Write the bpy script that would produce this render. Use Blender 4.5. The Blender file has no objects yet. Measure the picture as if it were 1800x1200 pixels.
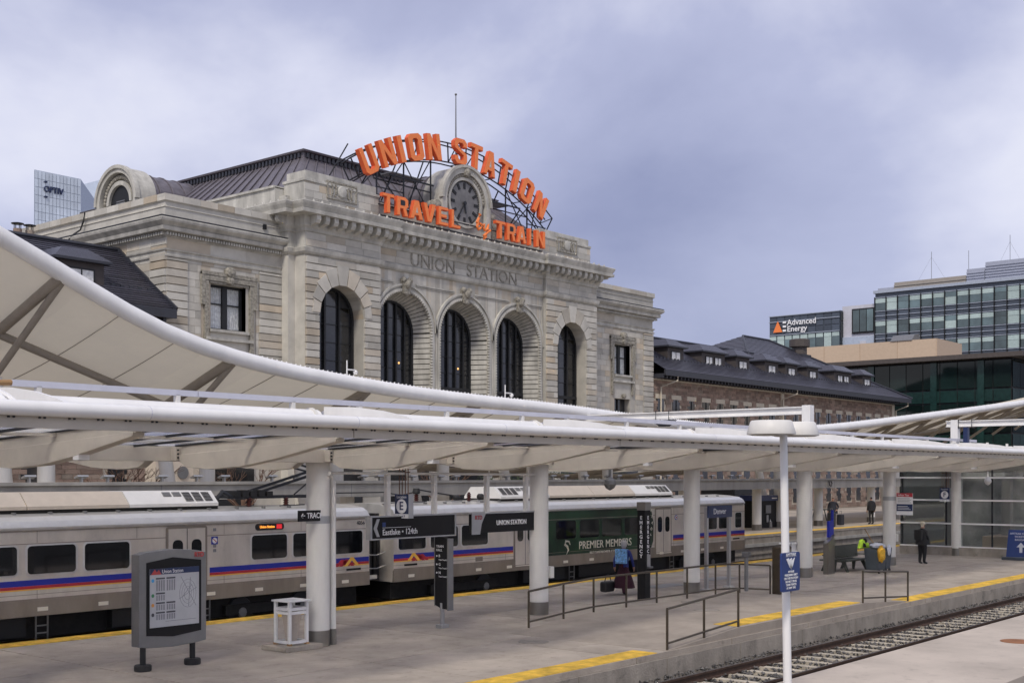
import bpy, bmesh, math, random
from mathutils import Vector, Matrix
random.seed(7)
R = math.radians
scene = bpy.context.scene
# ---------------------------------------------------------------- camera
cam = bpy.data.cameras.new("camera"); camo = bpy.data.objects.new("camera", cam)
scene.collection.objects.link(camo); scene.camera = camo
camo.location = (0, 0, 3.66); camo.rotation_euler = (R(90), 0, R(39.8 - 90))
cam.sensor_width = 36; cam.lens = 2149 / 1800 * 36; cam.shift_y = 234 / 1800
cam.clip_start = 0.1; cam.clip_end = 6000
# ---------------------------------------------------------------- world: overcast, broken cloud over a Nishita sky
SUN_EL, SUN_AZ = R(48), R(205)          # azimuth of the sun measured from +X towards +Y
SKYLOC = (-13.8, -17.34, -0.98)
world = bpy.data.worlds.new("World"); scene.world = world; world.use_nodes = True
nt = world.node_tree; nt.nodes.clear()
def N(tree, t, **k):
    n = tree.nodes.new(t)
    for a, b in k.items(): setattr(n, a, b)
    return n
out = N(nt, 'ShaderNodeOutputWorld'); bg = N(nt, 'ShaderNodeBackground'); bg2 = N(nt, 'ShaderNodeBackground'); mx = N(nt, 'ShaderNodeMixShader')
sky = N(nt, 'ShaderNodeTexSky', sky_type='NISHITA'); sky.sun_disc = False; sky.sun_elevation = SUN_EL
sky.sun_rotation = R(90) - SUN_AZ
bg.inputs[1].default_value = 0.11; nt.links.new(sky.outputs[0], bg.inputs[0])
tc = N(nt, 'ShaderNodeTexCoord'); mp = N(nt, 'ShaderNodeMapping'); mp.inputs['Scale'].default_value = (1.0, 1.0, 1.7); mp.inputs['Location'].default_value = SKYLOC
nz = N(nt, 'ShaderNodeTexNoise'); nz.inputs['Scale'].default_value = 1.7; nz.inputs['Detail'].default_value = 7; nz.inputs['Roughness'].default_value = 0.52; nz.inputs['Distortion'].default_value = 0.25
rp = N(nt, 'ShaderNodeValToRGB'); e = rp.color_ramp.elements
e[0].position = 0.29; e[0].color = (.225, .245, .385, 1); e[1].position = 0.66; e[1].color = (.70, .70, .75, 1)
k = e.new(0.46); k.color = (.36, .38, .53, 1); k = e.new(0.56); k.color = (.55, .56, .675, 1)
nt.links.new(tc.outputs['Generated'], mp.inputs[0]); nt.links.new(mp.outputs[0], nz.inputs['Vector']); nt.links.new(nz.outputs[0], rp.inputs[0])
nt.links.new(rp.outputs[0], bg2.inputs[0]); bg2.inputs[1].default_value = 0.88
mx.inputs[0].default_value = 0.94
nt.links.new(bg.outputs[0], mx.inputs[1]); nt.links.new(bg2.outputs[0], mx.inputs[2]); nt.links.new(mx.outputs[0], out.inputs[0])
# ---------------------------------------------------------------- sun (soft, overcast)
sl = bpy.data.lights.new("sun", 'SUN'); sl.energy = 1.5; sl.angle = R(10); sl.color = (1, .93, .83)
so = bpy.data.objects.new("sun", sl); scene.collection.objects.link(so)
sd = Vector((math.cos(SUN_EL) * math.cos(SUN_AZ), math.cos(SUN_EL) * math.sin(SUN_AZ), math.sin(SUN_EL)))
so.rotation_euler = (-sd).to_track_quat('-Z', 'Y').to_euler(); so.location = (0, 0, 40)
vs = scene.view_settings; vs.view_transform = 'Standard'; vs.look = 'None'; vs.exposure = 0.6; vs.gamma = 1; vs.use_curve_mapping = False

# ---------------------------------------------------------------- materials
MATS = {}
def mat(name, col, rough=.6, metal=0., var=.12, scale=3., bump=0., bscale=None, piece=0., emit=None, trans=0., spec=None, streak=0., stain=None, spots=0.):
    """procedural: base colour broken by noise, optional per-piece tone, vertical streaks, fine bump"""
    m = bpy.data.materials.new(name); MATS[name] = m; m.use_nodes = True
    t = m.node_tree; b = t.nodes['Principled BSDF']
    b.inputs['Roughness'].default_value = rough; b.inputs['Metallic'].default_value = metal
    if spec is not None: b.inputs['Specular IOR Level'].default_value = spec
    geo = N(t, 'ShaderNodeNewGeometry'); oi = N(t, 'ShaderNodeObjectInfo')
    mpn = N(t, 'ShaderNodeMapping'); t.links.new(geo.outputs['Position'], mpn.inputs[0])
    if streak: mpn.inputs['Scale'].default_value = (1, 1, streak)
    no = N(t, 'ShaderNodeTexNoise'); no.inputs['Scale'].default_value = scale; no.inputs['Detail'].default_value = 7; no.inputs['Roughness'].default_value = .62
    t.links.new(mpn.outputs[0], no.inputs['Vector'])
    mr = N(t, 'ShaderNodeMapRange'); mr.inputs[1].default_value = .3; mr.inputs[2].default_value = .7; mr.inputs[3].default_value = 1 - var; mr.inputs[4].default_value = 1 + var
    t.links.new(no.outputs[0], mr.inputs[0]); f = mr.outputs[0]
    if piece:
        ad = N(t, 'ShaderNodeMath', operation='ADD'); t.links.new(geo.outputs['Random Per Island'], ad.inputs[0]); t.links.new(oi.outputs['Random'], ad.inputs[1])
        fr = N(t, 'ShaderNodeMath', operation='FRACT'); t.links.new(ad.outputs[0], fr.inputs[0])
        m2 = N(t, 'ShaderNodeMapRange'); m2.inputs[3].default_value = 1 - piece; m2.inputs[4].default_value = 1 + piece; t.links.new(fr.outputs[0], m2.inputs[0])
        mu = N(t, 'ShaderNodeMath', operation='MULTIPLY'); t.links.new(f, mu.inputs[0]); t.links.new(m2.outputs[0], mu.inputs[1]); f = mu.outputs[0]
    if spots:      # gum, drips and scuffs
        n3 = N(t, 'ShaderNodeTexNoise'); n3.inputs['Scale'].default_value = 2.6; n3.inputs['Detail'].default_value = 9; n3.inputs['Roughness'].default_value = .75; t.links.new(geo.outputs['Position'], n3.inputs['Vector'])
        m3 = N(t, 'ShaderNodeMapRange'); m3.inputs[1].default_value = .55; m3.inputs[2].default_value = .70; m3.inputs[3].default_value = 1; m3.inputs[4].default_value = 1 - spots; t.links.new(n3.outputs[0], m3.inputs[0])
        mu3 = N(t, 'ShaderNodeMath', operation='MULTIPLY'); t.links.new(f, mu3.inputs[0]); t.links.new(m3.outputs[0], mu3.inputs[1]); f = mu3.outputs[0]
    vm = N(t, 'ShaderNodeVectorMath', operation='SCALE'); vm.inputs[0].default_value = col; t.links.new(f, vm.inputs['Scale'])
    colout = vm.outputs[0]
    if piece and stain:      # a few pieces lean to a second colour
        gt = N(t, 'ShaderNodeMath', operation='MULTIPLY'); gt.inputs[1].default_value = 7.31; t.links.new(fr.outputs[0], gt.inputs[0])
        fr2 = N(t, 'ShaderNodeMath', operation='FRACT'); t.links.new(gt.outputs[0], fr2.inputs[0])
        pw = N(t, 'ShaderNodeMath', operation='POWER'); pw.inputs[1].default_value = 5; t.links.new(fr2.outputs[0], pw.inputs[0])
        mc = N(t, 'ShaderNodeMix', data_type='RGBA'); t.links.new(pw.outputs[0], mc.inputs[0]); t.links.new(colout, mc.inputs[6])
        v2 = N(t, 'ShaderNodeVectorMath', operation='SCALE'); v2.inputs[0].default_value = stain; t.links.new(f, v2.inputs['Scale'])
        t.links.new(v2.outputs[0], mc.inputs[7]); colout = mc.outputs[2]
    t.links.new(colout, b.inputs['Base Color'])
    if bump:
        nb = N(t, 'ShaderNodeTexNoise'); nb.inputs['Scale'].default_value = bscale or 25; nb.inputs['Detail'].default_value = 5
        t.links.new(geo.outputs['Position'], nb.inputs['Vector'])
        bp = N(t, 'ShaderNodeBump'); bp.inputs['Strength'].default_value = bump; bp.inputs['Distance'].default_value = .05
        t.links.new(nb.outputs[0], bp.inputs['Height']); t.links.new(bp.outputs[0], b.inputs['Normal'])
    if emit:
        b.inputs['Emission Color'].default_value = (*emit[:3], 1); b.inputs['Emission Strength'].default_value = emit[3]
    if trans:
        b.inputs['Transmission Weight'].default_value = trans; b.inputs['IOR'].default_value = 1.1
    return m
mat('stone', (.475, .455, .405), .85, var=.16, scale=1.1, bump=.25, bscale=14, piece=.2, stain=(.47, .395, .295))
mat('stone_trim', (.455, .44, .395), .85, var=.32, scale=1.6, bump=.3, bscale=12, streak=.35)
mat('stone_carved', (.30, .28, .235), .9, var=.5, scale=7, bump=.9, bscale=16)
mat('brick', (.26, .185, .145), .9, var=.2, scale=2, bump=.5, bscale=18, piece=.3, stain=(.30, .25, .20))
mat('lintel', (.55, .49, .39), .85, var=.1)
mat('roof_tile', (.048, .047, .062), .36, var=.25, scale=5, bump=.3, piece=.3)
mat('roof_edge', (.030, .032, .042), .5, var=.15)
mat('copper', (.155, .14, .155), .5, .25, var=.22, scale=2.5, piece=.1)
mat('dormer', (.058, .048, .046), .7, var=.15)
mat('frame_dark', (.010, .011, .013), .6, var=.1)
mat('glass_dark', (.024, .025, .027), .1, var=.5, scale=.7, spec=.7)
mat('curtain', (.72, .72, .71), .9, var=.25, scale=6)
mat('orange', (.90, .235, .055), .5, var=.07, scale=5)
mat('orange_side', (.72, .12, .035), .5, var=.1)  # red trim edge; side shading of the same orange put into the colour
mat('steel_black', (.022, .024, .03), .5, .3, var=.2)
mat('white_paint', (.80, .79, .77), .38, var=.08, scale=1.5, streak=.3)
mat('white_soft', (.72, .70, .655), .5, var=.11, scale=2.2, streak=.2)
mat('canopy_beam', (.50, .455, .385), .55, var=.12, scale=1.3)  # base colour lowered to carry the shading under the canopy
mat('membrane', (.74, .68, .56), .75, var=.06, scale=.8)
mat('strut_grey', (.30, .265, .22), .6, var=.1)
mat('rail_grey', (.62, .62, .68), .45, .2, var=.06)
mat('panel_glass', (.85, .86, .90), .2, var=.08, scale=4, trans=.75)
mat('sleeve', (.27, .255, .23), .35, .85, var=.15, streak=.1)
mat('concrete', (.375, .325, .27), .85, var=.24, scale=.8, bump=.3, bscale=30, piece=.07, spots=.4)
mat('concrete_light', (.48, .415, .345), .85, var=.2, scale=.4, bump=.12, bscale=40, spots=.25)
mat('concrete_kerb', (.295, .262, .222), .9, spots=.45, var=.3, scale=1.7, bump=.3, bscale=22, streak=.4)
mat('concrete_beam', (.36, .345, .315), .9, var=.22, scale=1.4, bump=.15, streak=.25)
mat('ramp', (.325, .28, .232), .9, var=.2, scale=1.2, bump=.2, bscale=40)
mat('tactile', (.80, .50, .06), .75, var=.4, scale=2.5, bump=.8, bscale=60, piece=.07)
mat('ballast', (.095, .09, .086), .95, var=.3, scale=9, piece=.75)
mat('ground', (.07, .066, .062), .95, var=.3, scale=1.2, bump=.5)
mat('sleeper', (.44, .39, .31), .9, var=.25, scale=4, bump=.3, piece=.1)
mat('rail_rust', (.075, .045, .032), .7, .3, var=.3, scale=6)
mat('rail_top', (.22, .20, .19), .35, .8, var=.2)
mat('rust', (.28, .12, .05), .8, .2, var=.3)
mat('bronze', (.105, .085, .062), .4, .75, var=.15)
mat('stainless', (.62, .575, .52), .33, .3, var=.16, scale=1.6, streak=.3, spots=.15)
mat('stainless_low', (.27, .235, .20), .5, .4, var=.18, scale=2, streak=.3)
mat('train_roof', (.66, .65, .63), .3, .55, var=.08)
mat('ac_beige', (.52, .455, .38), .6, var=.07)
mat('ac_white', (.68, .67, .65), .5, var=.06)
mat('under', (.015, .014, .013), .8, var=.4, scale=5)
mat('train_glass', (.008, .009, .011), .05, var=.4, scale=1.3, spec=.6)
mat('rubber', (.012, .012, .013), .6, var=.2)
mat('stripe_blue', (.010, .022, .33), .35, var=.05)
mat('stripe_red', (.42, .02, .035), .4, var=.05)
mat('stripe_yellow', (.85, .50, .07), .45, var=.05)
mat('wrap_green', (.008, .038, .016), .3, var=.75, scale=.9)
mat('cream', (.80, .76, .66), .6, var=.03)
mat('white_print', (.82, .82, .82), .6, var=.03)
mat('insulator', (.055, .014, .012), .4, var=.15)
mat('sign_black', (.010, .010, .011), .55, var=.2, scale=1, spec=.25)
mat('sign_grey', (.22, .22, .22), .4, .5, var=.08)
mat('sign_silver', (.42, .42, .42), .35, .6, var=.06)
mat('sign_navy', (.012, .025, .085), .4, var=.08)
mat('sign_blue', (.02, .045, .17), .4, var=.08)
mat('poster', (.46, .47, .49), .25, var=.06)
mat('print_dark', (.06, .06, .07), .6)
mat('print_grey', (.22, .22, .24), .6)
mat('logo_red', (.40, .05, .05), .5)
mat('dot_blue', (.05, .30, .60), .5); mat('dot_green', (.04, .20, .08), .5); mat('dot_orange', (.65, .27, .05), .5)
mat('led_orange', (.5, .15, .02), .5, emit=(1, .35, .05, 1.2))
mat('led_red', (.4, .02, .02), .5, emit=(1, .03, .05, .35))
mat('lamp_warm', (.8, .5, .2), .5, emit=(1, .5, .15, 1.0))
mat('skin', (.42, .24, .17), .55, var=.06)
mat('hair_grey', (.55, .52, .49), .8, var=.15)
mat('cloth_black', (.012, .012, .014), .8, var=.25)
mat('cloth_dark', (.018, .02, .03), .8, var=.25)
mat('cloth_blue', (.03, .045, .22), .8, var=.2)
mat('cloth_maroon', (.045, .008, .018), .85, var=.25)
mat('cap_cream', (.72, .66, .5), .8)
mat('backpack', (.22, .46, .75), .7, var=.7, scale=16)
mat('bag_black', (.014, .014, .015), .5, var=.2)
mat('bin_grey', (.06, .075, .09), .5, var=.12)
mat('hivis', (.55, .85, .05), .7, var=.1)
mat('bag_yellow', (.75, .42, .03), .7, var=.35, scale=14)
mat('plastic_bag', (.62, .64, .70), .4, var=.2, scale=14)
mat('wood', (.35, .2, .08), .6)
mat('bench_green', (.05, .055, .045), .5, var=.2)
mat('clock_face', (.15, .145, .145), .35, var=.3, scale=2)
mat('tower_glass', (.60, .66, .74), .15, .25, var=.3, scale=.06, piece=.08)
mat('tower_line', (.42, .48, .58), .4)
mat('office_glass', (.08, .12, .13), .08, var=.5, scale=.25, piece=.5, spec=.7)
mat('office_blind', (.42, .52, .50), .5, var=.1, piece=.15)
mat('office_spandrel', (.06, .075, .10), .35, var=.15, piece=.2)
mat('office_line', (.42, .46, .52), .4, .4)
mat('louver', (.36, .38, .45), .5, .2, var=.1)
mat('louver_tan', (.30, .27, .235), .6, var=.1)
mat('green_glass', (.006, .013, .012), .06, var=.6, scale=.15, piece=.5, spec=.35)
mat('green_band', (.010, .032, .028), .2, var=.3, piece=.25)
mat('tan_panel', (.56, .43, .31), .75, var=.05, piece=.04)
mat('panel_white', (.55, .55, .60), .6, var=.08)
mat('roof_brown', (.075, .062, .055), .6, var=.15)
mat('box_glass', (.42, .45, .44), .05, var=.12, scale=.5, spec=.5, trans=.85)
mat('clear_glass', (.9, .92, .92), .02, var=.02, trans=.95)
mat('interior', (.36, .36, .34), .8, var=.5, scale=.8)
mat('bark', (.16, .095, .065), .9, var=.3, scale=6)
mat('ac_unit', (.60, .52, .42), .6)
mat('hedge', (.03, .045, .02), .9, var=.4, scale=8)
mat('kiosk_blue', (.015, .03, .12), .4, var=.2)
mat('orange_cone', (.75, .18, .03), .6)
# the roof fabric lets some daylight through
_t = MATS['membrane'].node_tree; _b = _t.nodes['Principled BSDF']; _o = _t.nodes['Material Output']; _tr = N(_t, 'ShaderNodeBsdfTranslucent'); _mx = N(_t, 'ShaderNodeMixShader'); _mx.inputs[0].default_value = .3
_tr.inputs[0].default_value = (.8, .74, .6, 1); _t.links.new(_b.outputs[0], _mx.inputs[1]); _t.links.new(_tr.outputs[0], _mx.inputs[2]); _t.links.new(_mx.outputs[0], _o.inputs[0])
M = MATS

# ---------------------------------------------------------------- geometry helpers
COL = scene.collection
ORG = {}
def setp(o, label=None, cat=None, group=None, kind=None):
    if label: o['label'] = label
    if cat: o['category'] = cat
    if group: o['group'] = group
    if kind: o['kind'] = kind
    return o
def link(o, parent=None, org=Vector((0, 0, 0))):
    COL.objects.link(o)
    if parent is not None:
        o.parent = parent; o.location = org - ORG[parent.name]
    else: o.location = org
    ORG[o.name] = org.copy(); return o
def thing(name, loc, label, cat, group=None):
    o = bpy.data.objects.new(name, None); o.empty_display_size = .2
    link(o, None, Vector(loc)); return setp(o, label, cat, group)
class MB:
    def __init__(s): s.v = []; s.f = []
    def add(s, vs, fs):
        n = len(s.v); s.v += [tuple(q) for q in vs]; s.f += [tuple(i + n for i in f) for f in fs]; return s
    def box(s, x0, x1, y0, y1, z0, z1):
        return s.add([(x0, y0, z0), (x1, y0, z0), (x1, y1, z0), (x0, y1, z0), (x0, y0, z1), (x1, y0, z1), (x1, y1, z1), (x0, y1, z1)],
                     [(0, 3, 2, 1), (4, 5, 6, 7), (0, 1, 5, 4), (1, 2, 6, 5), (2, 3, 7, 6), (3, 0, 4, 7)])
    def obox(s, c, size, rot=None):
        c = Vector(c); h = Vector(size) / 2; m = rot or Matrix.Identity(3); vs = []
        for z in (-1, 1):
            for x, y in ((-1, -1), (1, -1), (1, 1), (-1, 1)): vs.append(c + m @ Vector((x * h.x, y * h.y, z * h.z)))
        return s.add(vs, [(0, 3, 2, 1), (4, 5, 6, 7), (0, 1, 5, 4), (1, 2, 6, 5), (2, 3, 7, 6), (3, 0, 4, 7)])
    def bar(s, a, b, w, h=None):
        a, b = Vector(a), Vector(b); d = b - a
        q = d.to_track_quat('X', 'Z').to_matrix()
        return s.obox((a + b) / 2, (d.length, w, h or w), q)
    def quad(s, *p): return s.add(p, [tuple(range(len(p)))])
    def prism(s, pts, axis, a0, a1):
        """extrude a 2-D outline. axis 'x': pts=(y,z); 'y': pts=(x,z); 'z': pts=(x,y)"""
        def mk(p, a): return {'x': (a, p[0], p[1]), 'y': (p[0], a, p[1]), 'z': (p[0], p[1], a)}[axis]
        n = len(pts); vs = [mk(p, a0) for p in pts] + [mk(p, a1) for p in pts]
        return s.add(vs, [tuple(range(n))[::-1], tuple(range(n, 2 * n))] + [(i, (i + 1) % n, n + (i + 1) % n, n + i) for i in range(n)])
    def tube(s, pts, r, n=10, caps=True):
        pts = [Vector(p) for p in pts]; rs = r if isinstance(r, (list, tuple)) else [r] * len(pts)
        rings = []
        for i, p in enumerate(pts):
            d = (pts[min(i + 1, len(pts) - 1)] - pts[max(i - 1, 0)]).normalized()
            u = d.cross(Vector((0, 0, 1)) if abs(d.z) < .95 else Vector((1, 0, 0))).normalized(); w = d.cross(u)
            rings.append([p + (u * math.cos(2 * math.pi * k / n) + w * math.sin(2 * math.pi * k / n)) * rs[i] for k in range(n)])
        fs = []
        for i in range(len(pts) - 1):
            for k in range(n): fs.append((i * n + k, i * n + (k + 1) % n, (i + 1) * n + (k + 1) % n, (i + 1) * n + k))
        if caps: fs += [tuple(range(n))[::-1], tuple(range((len(pts) - 1) * n, len(pts) * n))]
        return s.add([q for rg in rings for q in rg], fs)
    def sweep(s, path, prof, cap=True):
        """profile (out, z) along an (x, y) path; 'out' is to the right of the direction of travel"""
        n = len(path); P = [Vector(p) for p in path]; offs = []
        for i in range(n):
            d0 = (P[i] - P[i - 1]).normalized() if i else None; d1 = (P[i + 1] - P[i]).normalized() if i < n - 1 else None
            nn = [Vector((d.y, -d.x)) for d in (d0, d1) if d is not None]
            if len(nn) == 1: offs.append(nn[0])
            else:
                m = (nn[0] + nn[1]); m = m / max(m.length_squared, 1e-6) * 2; offs.append(m)
        m = len(prof); vs = [(P[i].x + offs[i].x * o, P[i].y + offs[i].y * o, z) for i in range(n) for o, z in prof]
        fs = [(i * m + j, i * m + j + 1, (i + 1) * m + j + 1, (i + 1) * m + j) for i in range(n - 1) for j in range(m - 1)]
        if cap: fs += [tuple(range(m)), tuple(range((n - 1) * m, n * m))[::-1]]
        return s.add(vs, fs)
    def lathe(s, prof, c, n=16, axis='z'):
        vs = []
        for r, h in prof:
            for k in range(n):
                a = 2 * math.pi * k / n; x, y = r * math.cos(a), r * math.sin(a)
                vs.append({'z': (c[0] + x, c[1] + y, c[2] + h), 'y': (c[0] + x, c[1] + h, c[2] + y), 'x': (c[0] + h, c[1] + x, c[2] + y)}[axis])
        m = len(prof); fs = [(i * n + k, i * n + (k + 1) % n, (i + 1) * n + (k + 1) % n, (i + 1) * n + k) for i in range(m - 1) for k in range(n)]
        return s.add(vs, fs + [tuple(range(n))[::-1], tuple(range((m - 1) * n, m * n))])
    def build(s, name, m, parent=None, smooth=False, bevel=0, **props):
        me = bpy.data.meshes.new(name)
        if parent is None:
            xs = [v[0] for v in s.v]; ys = [v[1] for v in s.v]; zs = [v[2] for v in s.v]
            org = Vector(((min(xs) + max(xs)) / 2, (min(ys) + max(ys)) / 2, min(zs)))
        else: org = ORG[parent.name].copy()
        me.from_pydata([Vector(v) - org for v in s.v], [], s.f)
        b = bmesh.new(); b.from_mesh(me); bmesh.ops.recalc_face_normals(b, faces=b.faces); b.to_mesh(me); b.free()
        if smooth:
            me.polygons.foreach_set('use_smooth', [True] * len(me.polygons))
            try: me.set_sharp_from_angle(angle=R(40))
            except Exception: pass
        me.materials.append(M[m] if isinstance(m, str) else m)
        o = bpy.data.objects.new(name, me); link(o, parent, org)
        if bevel:
            bv = o.modifiers.new('bevel', 'BEVEL'); bv.width = bevel; bv.segments = 2; bv.limit_method = 'ANGLE'
        return setp(o, **props)
UNIT = {}
def piece(name, m, parent, x0, x1, y0, y1, z0, z1):
    """a box part that shares its mesh with its look-alikes"""
    if m not in UNIT:
        b = MB().box(-.5, .5, -.5, .5, -.5, .5); me = bpy.data.meshes.new('piece_' + m); me.from_pydata(b.v, [], b.f); me.materials.append(M[m]); UNIT[m] = me
    o = bpy.data.objects.new(name, UNIT[m]); link(o, parent, Vector(((x0 + x1) / 2, (y0 + y1) / 2, (z0 + z1) / 2)))
    o.scale = (abs(x1 - x0), abs(y1 - y0), abs(z1 - z0)); return o
def rrect(x0, x1, z0, z1, r, n=5):
    pts = []
    for cx, cz, a in ((x1 - r, z1 - r, 0), (x0 + r, z1 - r, 90), (x0 + r, z0 + r, 180), (x1 - r, z0 + r, 270)):
        for i in range(n + 1):
            t = R(a + 90 * i / n); pts.append((cx + r * math.cos(t), cz + r * math.sin(t)))
    return pts
def text(name, s, size, loc, m, parent, face='-Y', ext=.006, align='CENTER', sx=1., bold=0., roll=0.):
    cu = bpy.data.curves.new(name, 'FONT'); cu.body = s; cu.size = size; cu.extrude = ext; cu.align_x = align; cu.align_y = 'CENTER'; cu.offset = bold; cu.resolution_u = 3
    t = bpy.data.objects.new(name, cu); COL.objects.link(t)
    dg = bpy.context.evaluated_depsgraph_get(); me = bpy.data.meshes.new_from_object(t.evaluated_get(dg)); bpy.data.objects.remove(t)
    rz = {'-Y': 0, '-X': -90, '+X': 90}[face]
    mtx = Matrix.Rotation(R(rz), 4, 'Z') @ Matrix.Rotation(R(90), 4, 'X') @ Matrix.Rotation(R(roll), 4, 'Z') @ Matrix.Diagonal((sx, 1, 1, 1))
    me.transform(mtx); me.materials.clear(); me.materials.append(M[m])
    o = bpy.data.objects.new(name, me); link(o, parent, Vector(loc)); return o
def copy_tree(o, off, parent=None, **props):
    """copy a thing with its parts; off moves the top object"""
    c = o.copy(); COL.objects.link(c); c.parent = parent
    if parent is None: c.location = o.location + Vector(off)
    ORG[c.name] = ORG[o.name] + Vector(off)
    for ch in [q for q in bpy.data.objects if q.parent == o]: copy_tree(ch, off, c)
    return setp(c, **props)
# ================================================================ SETTING
MB().box(-300, 1500, -200, 1500, -1.2, -.62).build('ground', 'ground', kind='structure')
# foreground platform (near the camera), its edge
pf = MB().box(-8, 120, 7.1, 10.2, -.62, 0).build('platform_foreground', 'concrete_light', kind='structure')
MB().lathe([(.36, 0), (.36, .012)], (27.75, 8.66, 0.0), 24).build('manhole_cover', 'rust', pf)
# middle platform: base, kerb, slabs
pm = MB().box(-10, 110, 13.80, 25.35, -.62, -.03).build('platform_middle', 'concrete_kerb', kind='structure')
MB().box(-10, 110, 13.75, 13.80, -.62, -.19).build('kerb_ledge', 'concrete_kerb', pm)
xs = [-10 + 3.8 * i for i in range(24)]; ysl = [13.75, 17.4, 21.2, 25.4]
for i in range(len(xs) - 1):
    for j in range(3):
        piece('slab', 'concrete', pm, xs[i] + .016, xs[i + 1] - .016, ysl[j] + (.016 if j else 0), ysl[j + 1] - (.016 if j < 2 else 0), -.12, 0)
for i in range(34):      # kerb face panels under the slabs
    x = -6 + 3.05 * i
    piece('kerb_panel', 'concrete_kerb', pm, x + .012, x + 3.038, 13.70, 13.76, -.60, -.125)
x = 8.0                  # tactile strip along the far edge, tile by tile
while x < 90:
    piece('tactile_tile', 'tactile', pm, x + .004, x + .606, 24.78, 25.38, .0, .012); x += .61
for a, b in ((9.0, 21.2), (34.2, 75)):
    x = a
    while x < b - .3:
        piece('tactile_tile', 'tactile', pm, x + .004, x + .606, 13.78, 14.38, .0, .012); x += .61
# raised boarding ramp with its two slopes
def ramp_z(x): return max(0, min(1, (x - 21.6) / 3.0, (34.6 - x) / 3.2)) * .2
rb = MB(); px_ = [21.6, 24.6, 31.4, 34.6]
for a, b in zip(px_, px_[1:]):
    za, zb = ramp_z(a) + .005, ramp_z(b) + .005
    rb.add([(a, 13.79, -.1), (b, 13.79, -.1), (b, 18.1, -.1), (a, 18.1, -.1), (a, 13.79, za), (b, 13.79, zb), (b, 18.1, zb), (a, 18.1, za)], [(4, 5, 6, 7), (0, 1, 5, 4), (2, 3, 7, 6), (1, 2, 6, 5), (0, 4, 7, 3)])
rb.build('boarding_ramp', 'ramp', pm)
x = 24.7
while x < 30.9:
    piece('tactile_tile', 'tactile', pm, x + .004, x + .606, 13.92, 14.52, .2, .217); x += .61
for mx_, my_ in ((20.9, 16.8), (28.7, 17.5), (27.2, 16.2)):
    zz = ramp_z(mx_)
    MB().lathe([(.34, 0), (.34, .012), (.30, .016)], (mx_, my_, zz), 24).build('manhole_cover', 'concrete_kerb', pm)
for mx_, my_, w, d in ((33.4, 21.6, 1.7, .7), (37.0, 21.7, 1.6, .7)):
    piece('floor_hatch', 'sign_grey', pm, mx_, mx_ + w, my_, my_ + d, 0, .008)
# far (high) platform
pq = MB().box(-10, 200, 29.45, 47.5, -.62, .62).build('platform_far', 'concrete_kerb', kind='structure')
for i in range(40):
    x = -8 + 4.0 * i
    for y0, y1 in ((29.42, 36), (36, 47.5)): piece('slab', 'concrete', pq, x + .012, x + 3.988, y0 + .01, y1 - .01, .56, .68)
x = 46.0
while x < 100:
    piece('tactile_tile', 'tactile', pq, x + .004, x + .606, 29.45, 30.05, .68, .692); x += .61
MB().box(-10, 200, 29.36, 29.44, .1, .26).build('rub_rail', 'concrete_beam', pq)
MB().box(20, 200, 29.40, 29.44, -.28, -.2).build('cable_duct', 'concrete_kerb', pq)
# forecourt in front of the station
MB().box(-60, 220, 47.5, 130, -.62, .5).build('station_forecourt', 'concrete', kind='structure')

# ---- tracks
def track(yc, x0, x1, label, sleepers=True):
    t = thing('railway_track', ((x0 + x1) / 2, yc, -.6), label, 'track')
    prof = [(-.07, -.56), (.07, -.56), (.07, -.54), (.014, -.52), (.014, -.44), (.036, -.43), (.036, -.392), (-.036, -.392), (-.036, -.43), (-.014, -.44), (-.014, -.52), (-.07, -.54)]
    for s in (-.78, .78):
        r = MB().prism([(yc + s + a, z) for a, z in prof], 'x', x0, x1).build('rail', 'rail_rust', t)
        MB().box(x0, x1, yc + s - .028, yc + s + .028, -.392, -.388).build('running_surface', 'rail_top', r)
    if sleepers:
        x = x0 + .2
        while x < x1:
            piece('sleeper', 'sleeper', t, x, x + .21, yc - 1.28, yc + 1.28, -.70, -.545)
            for s in (-.78, .78):
                for q in (-.11, .11): piece('rail_clip', 'rail_rust', t, x + .07, x + .18, yc + s + q - .03, yc + s + q + .03, -.545, -.515)
            x += .66
    return t
track(12.30, 12, 78, 'rusty rails on pale concrete sleepers between the two platforms in the foreground')
track(27.75, 0, 120, 'dark railway track under and behind the silver commuter train', sleepers=False)
bal = MB(); rnd = random.Random(3)
for i in range(18000):
    x = 14 + 50 * rnd.random() ** 1.4; y = 10.25 + 3.45 * rnd.random()
    zc = -.565 + rnd.random() * .03 + (.07 if y > 13.25 else 0); s = .022 + .03 * rnd.random()
    if abs(y - 12.3) < 1.3 and -.03 < (x - 12.2) % .66 < .28: continue
    c = [(x + s * rnd.uniform(.6, 1.2) * dx, y + s * rnd.uniform(.6, 1.2) * dy, zc + s * .8 * rnd.uniform(.6, 1.1) * dz) for dx, dy, dz in ((1, 0, 0), (-1, 0, 0), (0, 1, 0), (0, -1, 0), (0, 0, 1), (0, 0, -1))]
    bal.add(c, [(0, 2, 4), (2, 1, 4), (1, 3, 4), (3, 0, 4), (2, 0, 5), (1, 2, 5), (3, 1, 5), (0, 3, 5)])
setp(bal.build('ballast', 'ballast'), 'grey crushed stone ballast between and beside the rusty rails', 'gravel', kind='stuff')

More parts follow.
